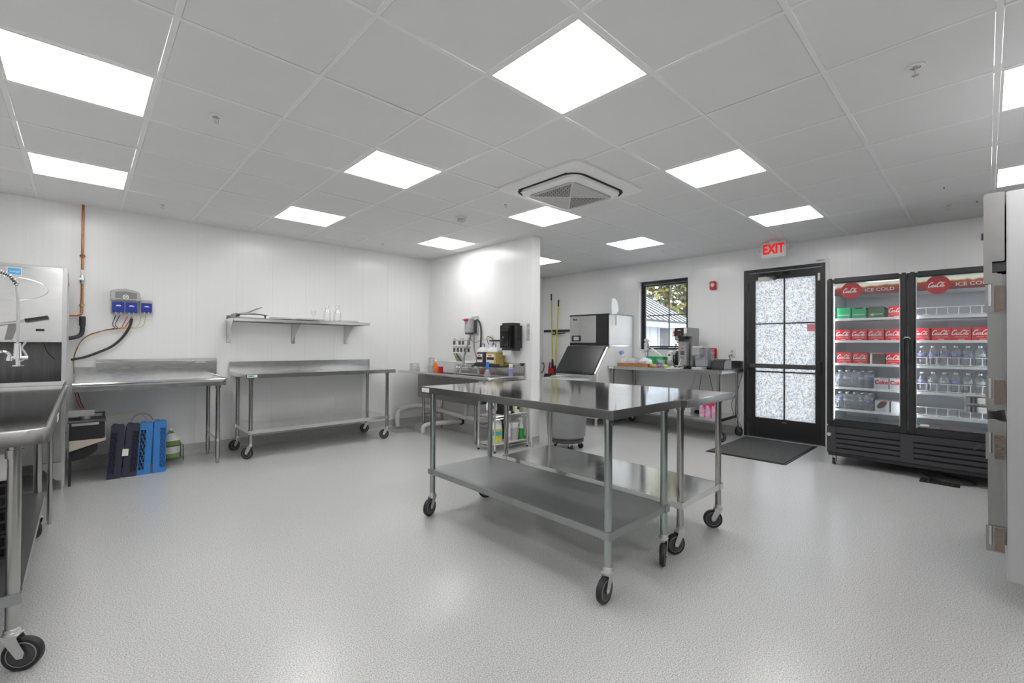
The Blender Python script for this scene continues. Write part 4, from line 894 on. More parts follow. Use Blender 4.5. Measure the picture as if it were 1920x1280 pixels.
MB().prism([(-.19, .0), (.0, .0), (.0, .006), (-.19, .006)], 'y', -.13, .13).prism([(-.19, .0), (-.184, .0), (-.17, .05), (-.176, .055)], 'y', -.13, .13).prism([(-.175, .05), (-.03, .072), (.1, .14), (.102, .136), (-.03, .066), (-.17, .044)], 'y', -.12, .13).build('binder_cover', 'grey', bk, bevel=.001)
MB().prism([(-.17, .006), (.13, .006), (.12, .038), (.05, .045), (-.16, .035)], 'y', -.115, .12).build('paper_stack', 'paper', bk, bevel=.003)
MB().cyl((.16, -.13, .02), (.16, .12, .02), .02, n=12).build('rolled_sheet', 'paper', bk); MB().prism([(-.16, .05), (.02, .068), (.17, .044), (.175, .04), (.02, .058), (-.16, .044)], 'y', -.12, .12).build('top_folder', 'lgrey', bk); MB().cyl((-.15, -.135, .026), (-.15, -.10, .026), .012, n=12).build('spine_ring', 'black', bk)
single('flat_tray', MB().lathe((2.04, 6.1, 1.582), [(.14, 0), (.19, .008), (.192, .01), (.14, .004), (.001, .003)], 28, sq=(1.3, .6)), 'zinc', 'thin oval metal tray lying on the middle of the wall shelf', 'tray')
CAR = [(.045, .002), (.05, .01), (.05, .09), (.045, .12), (.022, .165), (.021, .18), (.035, .215), (.034, .216), (.018, .182), (.019, .165), (.042, .12), (.047, .09), (.046, .008), (.001, .006)]
car = thing('glass_carafe', 'left clear glass carafe on the wall shelf', 'carafe', (2.37, 6.09, 1.582), group='glass carafes on the wall shelf')
MB().lathe((0, 0, 0), CAR, 20).build('carafe_body', 'glass', car)
place(dup(car), (2.50, 6.06, 1.582), label='right clear glass carafe on the wall shelf')
wg = thing('wine_glass', 'small stemmed glass left of the carafes on the wall shelf', 'glass', (2.20, 6.1, 1.582))
MB().lathe((0, 0, 0), [(.03, .0), (.03, .003), (.004, .006), (.004, .06), (.02, .08), (.028, .11), (.026, .14), (.025, .14), (.026, .11), (.018, .082), (.001, .075)], 18).build('glass_body', 'glass', wg)

# ------------------------------------------------------------------ three compartment sink on the partition
k = thing('compartment_sink', 'long stainless steel sink with drainboards along the white partition', 'sink', (3.85, 5.1, 0))
xf_, xw_, y0s, y1s, zr = 3.54, XP0-.01, 4.10, 6.26, .885
mb = MB()
# drainboards and top deck around three bowls
mb.box(xf_+.03, xw_-.02, y0s+.03, 4.37, zr-.03, zr-.026); mb.box(xf_+.03, xw_-.02, 5.78, y1s-.03, zr-.03, zr-.026)
mb.box(xf_+.02, xf_+.06, 4.37, 5.78, zr-.03, zr-.026); mb.box(xw_-.10, xw_-.02, 4.37, 5.78, zr-.03, zr-.026)
for y in (4.83, 5.30): mb.box(xf_+.06, xw_-.10, y-.012, y+.012, zr-.03, zr-.026)
mb.build('deck', 'steel', k, w=True)
for a, b in ((4.37, 4.818), (4.842, 5.288), (5.312, 5.78)):
    q = MB(); x0_, x1_ = xf_+.06, xw_-.10; z0_, z1_ = .56, zr-.028
    q.box(x0_, x1_, a, b, z0_, z0_+.004).box(x0_, x0_+.004, a, b, z0_, z1_).box(x1_-.004, x1_, a, b, z0_, z1_).box(x0_, x1_, a, a+.004, z0_, z1_).box(x0_, x1_, b-.004, b, z0_, z1_)
    q.cyl(((x0_+x1_)/2, (a+b)/2, .50), ((x0_+x1_)/2, (a+b)/2, .562), .045, n=16)
    q.build('bowl', 'steel', k, w=True)
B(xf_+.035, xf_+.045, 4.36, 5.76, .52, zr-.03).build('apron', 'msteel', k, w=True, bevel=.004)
B(xf_+.04, xw_-.04, 4.355, 4.363, .54, zr-.03).build('apron_end', 'steel', k, w=True)
sweep([(xw_-.02, y0s), (xf_+.05, y0s)]+[(xf_+.05-.05*sin(radians(15*i)), y0s+.05-.05*cos(radians(15*i))) for i in range(1, 7)]+[(xf_, y1s)][:], [(0, .852), (0, .88), (-.006, .89), (-.018, .892), (-.028, .886), (-.034, .857), (-.03, .857), (-.024, .88), (-.014, .886), (-.004, .878), (-.004, .852)]).build('rolled_rim', 'edge', k, w=True)
MB().box(xw_-.02, xw_-.012, y0s, y1s+.06, zr-.03, 1.01).prism([(xw_-.02, 1.01), (xw_-.03, 1.015), (xw_, 1.05), (xw_+.004, 1.048), (xw_-.012, 1.01)], 'y', y0s, y1s+.06).prism([(xw_-.02, zr-.03), (xw_-.02, 1.01), (xw_, 1.048), (xw_-.0, zr-.03)], 'y', y0s, y0s+.004).build('backsplash', 'steel', k, w=True, bevel=.001)
for x in (3.69, 4.02):
    for y in (4.55, 5.78):
        MB().cyl((x, y, .04), (x, y, .56), .0205, n=18).cyl((x, y, .50), (x, y, .56), .03, n=18).cyl((x, y, 0), (x, y, .06), .015, n=14).cyl((x, y, .235), (x, y, .265), .026, n=14).build('leg', 'sleg', k, w=True)
for y in (4.55, 5.78): MB().cyl((3.69, y, .25), (4.02, y, .25), .0125, n=12).build('cross_rail', 'steel', k, w=True)
pp = thing('drain_pipes', 'white plastic waste pipes under the sink and along the wall corner', 'pipe', (3.9, 5.3, 0))
MB().tube([(3.96, 4.5, .235), (3.96, 5.95, .30), (3.93, 6.14, .31), (3.85, 6.25, .315), (3.70, 6.27, .30), (3.60, 6.26, .285), (3.535, 6.24, .25), (3.51, 6.23, .19), (3.505, 6.2, .03)], .034, 14).build('waste_run', 'pvc', pp, w=True)
MB().cyl((3.505, 6.205, .17), (3.51, 6.215, .215), .040, n=16).cyl((3.60, 6.26, .283), (3.56, 6.25, .268), .040, n=16).cyl((3.96, 5.05, .255), (3.96, 5.2, .262), .042, n=16).cyl((3.96, 4.55, .237), (3.96, 4.49, .235), .042, n=16).build('pipe_coupling', 'pvc', pp, w=True)['kind'] = 'stuff'
MB().cyl((3.96, 5.1, .26), (3.96, 5.1, .50), .028, n=16).cyl((3.96, 5.1, .38), (3.96, 5.1, .44), .036, n=16).build('drop_pipe', 'pvc', pp, w=True)
MB().tube(cat_rom([(3.62, 5.66, .0), (3.62, 5.67, .07), (3.67, 5.65, .11), (3.76, 5.6, .125), (3.95, 5.5, .135), (4.12, 5.43, .14)], 4), .034, 14).build('overflow_pipe', 'pvc', pp, w=True)
MB().lathe((4.13, 5.43, .14), [(.04, -.01), (.055, -.01), (.055, .01), (.04, .01)], 16, axis=(1, 0, 0), caps=False).build('wall_ring', 'black', pp, w=True)
fd = thing('floor_drain', 'square steel floor drain under the waste pipe in the corner', 'drain', (3.46, 6.0, 0))
MB().box(-.14, .14, -.14, .14, 0, .004).build('drain_plate', 'zinc', fd); MB().box(-.11, .11, -.11, .11, .004, .006).build('drain_grate', 'lgrey', fd)
for i in range(5): B(-.09, .09, -.085+i*.04, -.075+i*.04, .006, .0068).build('grate_bar', 'alu', fd)
# faucet of the sink
fs = thing('sink_faucet', 'chrome two handle faucet in the middle of the sink backsplash', 'faucet', (4.05, 5.2, .93))
MB().cyl((4.05, 5.10, .945), (4.05, 5.32, .945), .018, n=14).cyl((4.05, 5.10, .945), (4.12, 5.10, .945), .014, n=12).cyl((4.05, 5.32, .945), (4.12, 5.32, .945), .014, n=12).build('faucet_body', 'chrome', fs, w=True)
for y in (5.09, 5.33): MB().cyl((4.05, y, .945), (3.99, y, .95), .02, .012, n=12).box(3.975, 3.99, y-.04, y+.04, .945, .957).build('faucet_handle', 'chrome', fs, w=True, bevel=.002)
MB().tube(cat_rom([(4.05, 5.21, .96), (4.03, 5.21, 1.0), (3.97, 5.21, .99), (3.88, 5.21, .97), (3.87, 5.21, .945)], 5), .009, 10).build('spout', 'chrome', fs, w=True)
MB().tube([(4.08, 5.3, .96), (4.08, 5.3, 1.06), (4.09, 5.31, 1.12), (4.07, 5.24, 1.19)], .006, 8).build('sprayer_stem', 'grey', fs, w=True)
def on_sink(y, x=3.72): return (x, y, zr-.026)
# clear things on the left drainboard
cb_ = thing('glass_jar', 'wide clear plastic tub upside down on the left end of the sink', 'jar', (3.68, 6.02, zr-.026))
MB().lathe((0, 0, 0), [(.085, .0), (.078, .06), (.07, .13), (.065, .138), (.001, .14), (.001, .136), (.063, .134), (.074, .06), (.081, .0)], 22).build('jar_body', 'bottle', cb_)
gv = thing('glass_vase', 'tall clear glass vase with rim beside the orange soap bottle', 'vase', (3.72, 5.62, zr-.026))
MB().lathe((0, 0, 0), [(.04, 0), (.042, .01), (.03, .07), (.036, .15), (.045, .23), (.046, .23), (.038, .15), (.033, .07), (.04, .012), (.001, .008)], 20).build('vase_body', 'glass', gv); MB().lathe((0, 0, .222), [(.046, 0), (.048, .004), (.046, .008), (.044, .004)], 20, caps=False).build('vase_rim', 'alu', gv)
gt = thing('glass_tumbler', 'cut clear tumbler between the vase and the orange soap', 'glass', (3.66, 5.56, zr-.026)); MB().lathe((0, 0, 0), [(.032, 0), (.03, .05), (.038, .12), (.036, .12), (.028, .05), (.001, .01)], 14).build('tumbler_body', 'glass', gt)
ob = thing('soap_bottle', 'orange dish soap bottle standing on the sink edge', 'bottle', (3.67, 5.44, zr-.026))
MB().lathe((0, 0, 0), [(.04, 0), (.046, .01), (.047, .10), (.036, .145), (.016, .17), (.014, .185)], 20, sq=(.6, 1)).build('soap_body', 'orange', ob); MB().cyl((0, 0, .185), (0, 0, .205), .014, n=14).cyl((0, 0, .205), (0, 0, .225), .007, n=12).build('soap_cap', 'white', ob)
MB().lathe((-.004, 0, .075), [(.0435, -.025), (.0445, .025)], 20, sq=(.6, .8), caps=False).build('soap_label', 'coffee', ob)
rc = thing('sponge_box', 'small red box behind the orange soap bottle', 'box', (3.70, 5.355, zr-.026)); B(-.02, .02, -.035, .035, 0, .115).build('box_body', 'red', rc, bevel=.003); B(-.0215, -.02, -.02, .02, .03, .09).build('box_print', 'wred', rc)
bb = thing('clear_bottle', 'clear bottle with a bright blue neck wrap on the sink rim', 'bottle', (3.62, 4.24, zr-.026))
MB().lathe((0, 0, 0), [(.038, 0), (.04, .01), (.04, .07), (.028, .10), (.018, .13), (.017, .15)], 18).build('bottle_body', 'bottle', bb); MB().cyl((0, 0, .125), (0, 0, .215), .021, .018, n=16).build('neck_wrap', 'bluecap', bb); MB().cyl((0, 0, .215), (0, 0, .225), .02, n=16).build('cap', 'white', bb)
ae = thing('spray_can', 'slim grey bottle with white cap on the right drainboard', 'bottle', (3.98, 4.20, zr-.026)); MB().cyl((0, 0, 0), (0, 0, .15), .027, n=18).build('can_body', 'lgrey', ae); MB().lathe((0, 0, 0), [(.0275, .02), (.0275, .12)], 18, caps=False).build('can_label', 'labelp', ae); MB().cyl((0, 0, .15), (0, 0, .185), .026, .024, n=18).build('can_cap', 'white', ae)
# poster, brochures
po = thing('instruction_poster', 'white dishwashing instruction poster with small pictures above the sink', 'poster', (XP0-.001, 5.45, 1.13))
px_ = XP0-.0015
B(XP0-.002, XP0-.0005, 5.22, 5.69, 1.13, 1.385).build('poster_sheet', 'paper', po, w=True)
pr = MB()
for (a, b, c, d_) in [(5.47, 5.675, 1.352, 1.358), (5.235, 5.455, 1.352, 1.358), (5.235, 5.675, 1.245, 1.253)]: pr.box(XP0-.003, XP0-.002, a, b, c, d_)
for y in (5.645, 5.51, 5.43, 5.29): pr.box(XP0-.003, XP0-.002, y-.028, y+.028, 1.285, 1.342)
for i in range(5): pr.box(XP0-.003, XP0-.002, 5.615-i*.088, 5.671-i*.088, 1.178, 1.235)
pr.build('poster_print', 'dgrey', po, w=True)['kind'] = 'stuff'
text('WASH', .018, 'dgrey', po, (-.002, .19, .242), FX); text('RINSE  SANITIZE', .014, 'dgrey', po, (-.002, 0, .242), FX); text('AIR DRY', .014, 'dgrey', po, (-.002, -.16, .242), FX)
for i in range(5): text('STEP', .012, 'dgrey', po, (-.002, .195-i*.088, .047), FX)
br = thing('leaflet_stack', 'fanned green and grey leaflets leaning on the sink backsplash', 'leaflets', (4.08, 5.44, 1.04))
for i, (dy, mt) in enumerate(((.10, 'paleg'), (.05, 'dgrey'), (0, 'lgrey'))):
    MB().prism([(dy, .12), (dy-.04, .115), (dy-.17, -.0), (dy-.09, -.0)], 'x', 0+i*.006-.03, .004+i*.006-.03).build('leaflet', mt, br)
so_ = thing('steel_tray', 'small steel ledge tray holding the leaflets on the sink backsplash', 'tray', (4.09, 5.33, 1.0)); B(-.05, .03, -.1, .1, 0, .012).build('tray_base', 'steel', so_); B(-.05, -.045, -.1, .1, .012, .035).build('tray_lip', 'steel', so_)
# sanitizer dispenser on the wall with hoses
sd_ = thing('soap_dispenser', 'grey chemical mixing dispenser with red knob and two hoses above the sink', 'dispenser', (XP0, 5.14, 1.45))
B(XP0-.12, XP0-.03, 5.12, 5.245, 1.46, 1.665).build('dispenser_case', 'lgrey', sd_, w=True, bevel=.008)
MB().prism([(5.12, 1.46), (5.245, 1.46), (5.22, 1.435), (5.14, 1.435)], 'x', XP0-.115, XP0-.035).build('case_base', 'dgrey', sd_, w=True)
B(XP0-.03, XP0, 5.06, 5.20, 1.43, 1.70).build('back_plate', 'lgrey', sd_, w=True, bevel=.004)
B(XP0-.06, XP0-.01, 5.065, 5.10, 1.45, 1.64).build('valve_block', 'dgrey', sd_, w=True, bevel=.003)
MB().cyl((XP0-.135, 5.22, 1.645), (XP0-.135, 5.15, 1.645), .018, n=14).cyl((XP0-.135, 5.185, 1.645), (XP0-.11, 5.185, 1.645), .015, n=12).build('red_knob', 'red', sd_, w=True); MB().cyl((XP0-.135, 5.22, 1.645), (XP0-.135, 5.27, 1.65), .008, n=10).build('knob_stem', 'grey', sd_, w=True)
def WX(x, y, X): return tuple(wpx(x, y, X))
MB().tube(cat_rom([WX(883, 626, 4.06), WX(879, 640, 4.05), WX(873, 658, 4.03), WX(868, 678, 3.98), WX(862, 700, 3.8)], 5), .011, 8).build('grey_hose', 'grey', sd_, w=True)
MB().tube(cat_rom([WX(888, 627, 4.06), WX(889, 650, 4.05), WX(893, 670, 4.03), WX(896, 690, 3.98), WX(897, 702, 3.85)], 5), .011, 8).build('grey_hose', 'grey', sd_, w=True)
MB().tube(cat_rom([WX(894, 599, 4.12), WX(899, 604, 4.12), WX(902, 620, 4.12), WX(901, 650, 4.12), WX(899, 670, 4.11), WX(890, 683, 4.09), WX(884, 686, 4.06)], 5), .011, 8).build('black_hose', 'wblack', sd_, w=True)
MB().tube(cat_rom([WX(880, 627, 4.12), WX(884, 638, 4.12), WX(892, 642, 4.12), WX(901, 637, 4.12), WX(905, 634, 4.12)], 5), .004, 6).build('purple_tube', 'wpurple', sd_, w=True)
MB().tube(cat_rom([WX(905, 634, 4.12), WX(912, 637, 4.12), WX(918, 632, 4.11), WX(922, 629, 4.1), WX(926, 634, 4.1)], 5), .004, 6).build('yellow_tube', 'wyellow', sd_, w=True)
# jugs on wire wall rack
wk = thing('jug_rack', 'black wire rack on the partition carrying two concentrate jugs', 'rack', (XP0, 4.65, 1.0))
MB().box(XP0-.02, XP0-.002, 4.42, 4.80, 1.335, 1.355).box(XP0-.17, XP0-.0, 4.42, 4.94, .985, .995).box(XP0-.175, XP0-.17, 4.42, 4.94, .985, 1.03).build('rack_frame', 'wblack', wk, w=True)
MB().tube(cat_rom([(XP0-.01, 4.83, 1.29), (XP0-.04, 4.83, 1.38), (XP0-.07, 4.76, 1.40), (XP0-.04, 4.70, 1.36), (XP0-.03, 4.70, 1.28)], 5), .005, 6).build('rack_hook', 'wblack', wk, w=True)
def conc(y, mat, label, wdt=.17):
    j = thing('concentrate_jug', label, 'jug', (XP0-.09, y, .996), group='square concentrate jugs on the partition rack'); h_ = .27; a = wdt/2; b = .07
    MB().box(-b, b, -a, a, 0, h_*.72).build('jug_body', mat, j, bevel=.014)
    ringz(MB(), [(b-.002, a-.002, .02, h_*.70), (b-.004, a-.006, .02, h_*.80), (b*.6, a*.6, .03, h_*.94), (b*.5, a*.5, .03, h_*.95)]).build('jug_shoulder', 'white', j)
    MB().tube([(-.02, -.035, h_*.9), (-.02, -.035, h_*1.12), (-.02, .035, h_*1.12), (-.02, .035, h_*.9), (-.02, -.035, h_*.9)], .006, 6).build('jug_handle', 'dgrey', j)
    B(-b-.002, -b, -a*.55, a*.75, h_*.18, h_*.60).build('jug_label', 'paper', j); B(-b-.003, -b-.002, -a*.5, a*.7, h_*.32, h_*.46).build('label_band', 'black', j); B(-b-.003, -b-.002, -a*.1, a*.5, h_*.50, h_*.56).build('label_red', 'cred', j)
conc(4.83, 'violet', 'left square jug of violet concentrate beside the black hose'); conc(4.60, 'amber', 'right square jug of yellow concentrate, partly behind the towel dispenser', .24)
td = thing('towel_dispenser', 'glossy black paper towel dispenser on the partition', 'dispenser', (XP0, 4.33, 1.22))
MB().box(XP0-.21, XP0, 4.14, 4.40, 1.21, 1.57).build('dispenser_cover', 'gblack', td, w=True, bevel=.035, seg=4)
B(XP0-.218, XP0-.20, 4.19, 4.365, 1.26, 1.54).build('front_lens', 'gblack', td, w=True, bevel=.008, seg=2)
MB().lathe((XP0-.2185, 4.30, 1.385), [(.009, 0), (.0, .001)], 12, axis=(-1, 0, 0)).build('round_mark', 'lgrey', td, w=True)
MB().prism([(4.18, 1.215), (4.35, 1.215), (4.34, 1.15), (4.20, 1.158)], 'x', XP0-.18, XP0-.176).build('towel_tail', 'paper', td, w=True)
nt_ = thing('notice_plate', 'light notice sheet with a hand symbol right of the towel dispenser', 'sign', (XP0, 4.04, 1.35)); B(XP0-.004, XP0-.001, 3.995, 4.085, 1.345, 1.565).build('notice_sheet', 'lgrey', nt_, w=True)
MB().tube([(XP0-.005, 4.055, 1.43), (XP0-.005, 4.025, 1.43), (XP0-.005, 4.025, 1.48), (XP0-.005, 4.055, 1.48), (XP0-.005, 4.055, 1.43)], .002, 4).box(XP0-.005, XP0-.004, 4.01, 4.07, 1.53, 1.536).box(XP0-.005, XP0-.004, 4.01, 4.06, 1.39, 1.394).build('notice_print', 'dgrey', nt_, w=True)['kind'] = 'stuff'

# ------------------------------------------------------------------ wire shelf with cleaning products
wc = thing('wire_shelving', 'small chrome wire shelf unit below the right end of the sink', 'shelf', (3.83, 4.17, 0))
for x in (3.555, 4.105):
    for y in (4.02, 4.32): MB().cyl((x, y, .0), (x, y, .80), .011, n=12).cyl((x, y, 0), (x, y, .02), .014, n=12, m=1).build('post', ['chrome', 'rubber'], wc, w=True)
for z in (.085, .425, .78):
    mb = MB()
    for zz in (z, z-.03):
        for q in (((3.555, 4.02), (4.105, 4.02)), ((3.555, 4.32), (4.105, 4.32)), ((3.555, 4.02), (3.555, 4.32)), ((4.105, 4.02), (4.105, 4.32))): mb.cyl((*q[0], zz), (*q[1], zz), .003, n=6)
    for q0, q1, n in (((3.555, 4.02), (4.105, 4.02), 13), ((3.555, 4.32), (3.555, 4.02), 7)):
        mb.tube([(q0[0]+(q1[0]-q0[0])*i/n, q0[1]+(q1[1]-q0[1])*i/n, z-(0 if i % 2 else .03)) for i in range(n+1)], .002, 4)
    for i in range(24): x = 3.565+i*.0235; mb.cyl((x, 4.02, z+.003), (x, 4.32, z+.003), .0017, n=4)
    mb.build('wire_deck', 'chrome', wc, w=True)
    B(3.57, 4.09, 4.03, 4.31, z+.0048, z+.0065).build('deck_liner', 'white', wc, w=True)
Zs, Zm = .0925, .4325
j1 = thing('bleach_jug', 'white gallon jug with yellow green label on the lower wire shelf', 'jug', (3.655, 4.12, Zs)); jug(j1, .175, .14, .285, None, body='white', capm='brass', lab='labely', labz=(.06, .62), capr=.02)
MB().lathe((0, 0, 0), [(.0895, .10), (.0895, .15)], 20, sq=(1, .8), caps=False).build('label_print', 'teal', j1)
b2 = thing('cleaner_bottle', 'white bottle with violet base behind the gallon jug', 'bottle', (3.78, 4.2, Zs)); MB().lathe((0, 0, 0), [(.035, 0), (.037, .01), (.037, .19), (.02, .22), (.015, .235)], 18).build('bottle_body', 'paper', b2); MB().lathe((0, 0, 0), [(.0375, .02), (.0375, .09)], 18, caps=False).build('bottle_label', 'purplep', b2)
b3 = thing('squeeze_bottle', 'narrow white bottle with pointed cap on the lower wire shelf', 'bottle', (3.83, 4.09, Zs)); MB().lathe((0, 0, 0), [(.034, 0), (.036, .01), (.036, .2), (.018, .225), (.01, .26)], 18).build('bottle_body', 'white', b3); MB().lathe((0, 0, 0), [(.0365, .02), (.0365, .065)], 18, caps=False).build('bottle_label', 'lgrey', b3)
b4 = thing('grey_bucket', 'grey bucket holding a grey tub on the lower wire shelf', 'bucket', (3.945, 4.12, Zs)); MB().lathe((0, 0, 0), [(.065, 0), (.08, .15), (.084, .15), (.084, .165), (.078, .165)], 22).build('bucket_body', 'lgrey', b4); MB().lathe((0, 0, .15), [(.068, 0), (.07, .06), (.074, .06), (.06, .075)], 22).build('tub_lid', 'white', b4)
def spray(x, y, mat, label, head='white', body='white', z=Zs):
    t = thing('spray_bottle', label, 'bottle', (x, y, z)); MB().lathe((0, 0, 0), [(.033, 0), (.036, .01), (.036, .14)], 16, sq=(1, .8)).build('liquid', mat, t); MB().lathe((0, 0, .14), [(.036, 0), (.03, .03), (.014, .07), (.013, .085)], 16, sq=(1, .8)).build('bottle_neck', body, t)
    MB().prism([(-.055, .255), (-.05, .275), (.02, .275), (.028, .235), (.012, .222), (-.012, .222), (-.02, .24), (-.035, .252)], 'y', -.011, .011).build('spray_head', head, t, bevel=.003); MB().prism([(-.02, .24), (-.03, .245), (-.038, .20), (-.032, .20)], 'y', -.005, .005).build('trigger', head, t)
spray(4.06, 4.09, 'lime', 'green liquid spray bottle at the right end of the lower wire shelf'); spray(3.89, 4.26, 'dgrey', 'dark spray bottle behind the grey bucket', 'dgrey', 'dgrey')
u1 = thing('glove_box', 'black carton with white printed squares on the middle wire shelf', 'box', (3.80, 4.12, Zm)); B(-.085, .085, -.06, .06, 0, .13).build('box_body', 'black', u1, bevel=.002); B(-.03, .02, -.0615, -.06, .06, .11).build('box_print', 'paper', u1); B(-.05, .05, -.0615, -.06, .01, .04).build('box_print', 'paper', u1)
u2 = thing('violet_bottle', 'pink grey bottle at the left end of the middle wire shelf', 'bottle', (3.60, 4.14, Zm)); MB().lathe((0, 0, 0), [(.03, 0), (.03, .11), (.015, .14), (.012, .16)], 14).build('bottle_body', 'violet', u2); MB().lathe((0, 0, 0), [(.0305, .02), (.0305, .08)], 14, caps=False).build('bottle_label', 'pink', u2)
u3 = thing('folded_bag', 'white plastic bag slumped on the middle wire shelf', 'bag', (3.66, 4.2, Zm)); MB().blob((0, 0, .09), .09, (.9, .7, 1), 14, 10, jit=.12).build('bag_body', 'bag', u3)
u4 = thing('oil_can', 'slim yellow and black can on the middle wire shelf', 'can', (3.91, 4.1, Zm)); MB().cyl((0, 0, 0), (0, 0, .16), .024, n=16).build('can_body', 'yellow', u4); MB().cyl((0, 0, .0), (0, 0, .03), .0245, n=16).build('can_band', 'black', u4)
u5 = thing('wipes_tub', 'white tub with black print on the middle wire shelf', 'tub', (3.98, 4.1, Zm)); MB().cyl((0, 0, 0), (0, 0, .13), .042, n=18).build('tub_body', 'white', u5); MB().prism([(-.03, .05), (.02, .04), (.03, .08), (-.01, .09)], 'y', -.0435, -.042).build('tub_print', 'dgrey', u5)
u6 = thing('green_bottle', 'green and amber bottle at the right end of the middle wire shelf', 'bottle', (4.05, 4.1, Zm)); MB().lathe((0, 0, 0), [(.028, 0), (.03, .12), (.014, .15), (.012, .17)], 14).build('bottle_body', 'paleg', u6); MB().lathe((0, 0, 0), [(.0305, .03), (.0305, .09)], 14, caps=False).build('bottle_label', 'amber', u6)

# ------------------------------------------------------------------ rubbish drum behind the tables
tx, ty = 4.42, 3.645
tr = thing('trash_can', 'round grey rubbish drum with shiny lid on a wheeled dolly beside the partition', 'bin', (tx, ty, 0))
MB().lathe((tx, ty, 0), [(.20, .13), (.235, .16), (.255, .45), (.268, .82), (.285, .83), (.285, .86), (.27, .87)], 36).build('bin_body', 'grey', tr, w=True)
MB().lathe((tx, ty, .865), [(.295, -.02), (.31, -.012), (.31, .0), (.285, .012), (.2, .022), (.0, .026)], 36).build('bin_lid', 'lidgrey', tr, w=True)
MB().tube([(tx+.20*cos(a/12*6.283), ty+.2*sin(a/12*6.283), .893) for a in range(7)], .006, 6).build('lid_grip', 'lidgrey', tr, w=True)
MB().lathe((tx, ty, .09), [(.21, 0), (.22, .01), (.22, .04), (.2, .045)], 30).build('dolly', 'dgrey', tr, w=True)
for a in (20, 92, 164, 236, 308):
    x, y = tx+.18*cos(radians(a)), ty+.18*sin(radians(a)); MB().cyl((x-.012, y, .035), (x+.012, y, .035), .035, n=16).box(x-.018, x+.018, y-.012, y+.012, .05, .092, m=1).build('dolly_wheel', ['rubber', 'zinc'], tr, w=True)
# brooms, rail, dustpan
rl = thing('tool_rail', 'black tool rail on the window wall between partition and ice maker', 'rail', (XB, 5.95, 1.57)); B(XB-.02, XB, 5.61, 6.36-.05, 1.555, 1.60).build('rail_bar', 'black', rl, w=True, bevel=.003)
MB().box(XB-.07, XB-.02, 5.93, 5.96, 1.5, 1.58).cyl((XB-.05, 5.72, 1.53), (XB-.05, 6.05, 1.50), .012, n=10).cyl((6.76, 5.80, 1.515), (XB-.04, 5.80, 1.525), .008, n=8).cyl((6.80, 5.99, 1.51), (XB-.04, 5.99, 1.515), .008, n=8).build('rail_hook', 'dgrey', rl, w=True)
for i, (a, b, l) in enumerate((((1033.5, 551), (1036, 690), 'left yellow handled broom hanging on the black wall rail'), ((1047.5, 562), (1040, 702), 'right yellow handled broom hanging on the black wall rail'))):
    X = 6.82-.04*i; p, q = wpx(*a, X), wpx(*b, X); t = thing('broom', l, 'broom', (q.x, q.y, q.z-.12)); dz = (q-p).normalized()
    MB().cyl(p+dz*.10, q, .0125, n=12).build('broom_handle', 'yellow', t, w=True); MB().cyl(p, p+dz*.13, .0145, n=12).build('handle_grip', 'black', t, w=True)
    MB().cyl(q-dz*.18, q, .017, .03, n=12).build('ferrule', 'black', t, w=True)
    MB().prism([(q.y-.11, q.z-.11), (q.y+.10, q.z-.12), (q.y+.07, q.z-.01), (q.y+.02, q.z+.02), (q.y-.08, q.z-.01)], 'x', q.x-.03, q.x+.03).build('broom_head', 'red' if i == 0 else 'wred', t, w=True, bevel=.006)
    MB().prism([(q.y-.13, q.z-.2), (q.y+.12, q.z-.2), (q.y+.10, q.z-.11), (q.y-.11, q.z-.10)], 'x', q.x-.025, q.x+.025).build('bristles', 'black', t, w=True)
dp = thing('dustpan', 'red handled black dustpan hanging beside the brooms', 'dustpan', tuple(wpx(1029, 700, 6.8)))
pa, pb_ = wpx(1031, 679, 6.8), wpx(1029, 697, 6.8); MB().cyl(pa, pb_, .018, n=10).build('pan_handle', 'red', dp, w=True); pc = wpx(1028, 715, 6.8)
MB().prism([(pc.y-.13, pc.z-.05), (pc.y+.12, pc.z-.05), (pc.y+.08, pc.z+.16), (pc.y-.08, pc.z+.16)], 'x', 6.76, 6.82).build('pan_scoop', 'black', dp, w=True, bevel=.01)
hang('wall_cable', 'black cable loop on the wall at the partition edge', [WX(1016, 682, 6.9), WX(1019, 680, 6.9), WX(1020, 688, 6.9), WX(1018, 695, 6.9), WX(1014, 700, 6.9)], .008, 'wblack', 'cable')
# ------------------------------------------------------------------ ice machine
im = thing('ice_maker', 'white and steel ice maker head on a bin with dark sloping door', 'ice machine', (6.4, 4.46, 0))
xi, ya_, yb_ = 5.96, 4.07, 4.845
B(xi+.015, 6.65, ya_, yb_, 1.30, 1.795).build('head_cabinet', 'white', im, w=True, bevel=.004)
B(xi, xi+.016, ya_+.005, yb_, 1.285, 1.79).build('head_bezel', 'black', im, w=True, bevel=.004)
B(xi-.01, xi+.02, ya_-.004, yb_+.004, 1.785, 1.81).box(xi, 6.655, ya_-.003, yb_+.003, 1.795, 1.806).build('head_top', 'black', im, w=True, bevel=.003)
B(xi-.012, xi, ya_+.235, yb_-.006, 1.335, 1.785).build('steel_front', 'steel', im, w=True, bevel=.003)
text('Ikon', .045, 'black', im, (xi-.0128-6.4, .265, 1.73), FX, off=.002)
B(xi-.016, xi-.012, yb_-.24, yb_-.05, 1.355, 1.455).build('control_bezel', 'black', im, w=True, bevel=.004); B(xi-.018, xi-.016, yb_-.20, yb_-.095, 1.375, 1.435).build('control_panel', 'lgrey', im, w=True)
for i in range(26):
    z = 1.345+i*.0168; pts = []
    P = cat_rom([(xi-.006, ya_+.225, z+.006), (xi-.008, ya_+.16, z+.002), (xi-.006, ya_+.09, z-.004), (xi-.008, ya_+.02, z+.002)], 3)
    MB().tube(P, .0028, 4).build('louver', 'dgrey', im, w=True)
mb = MB()
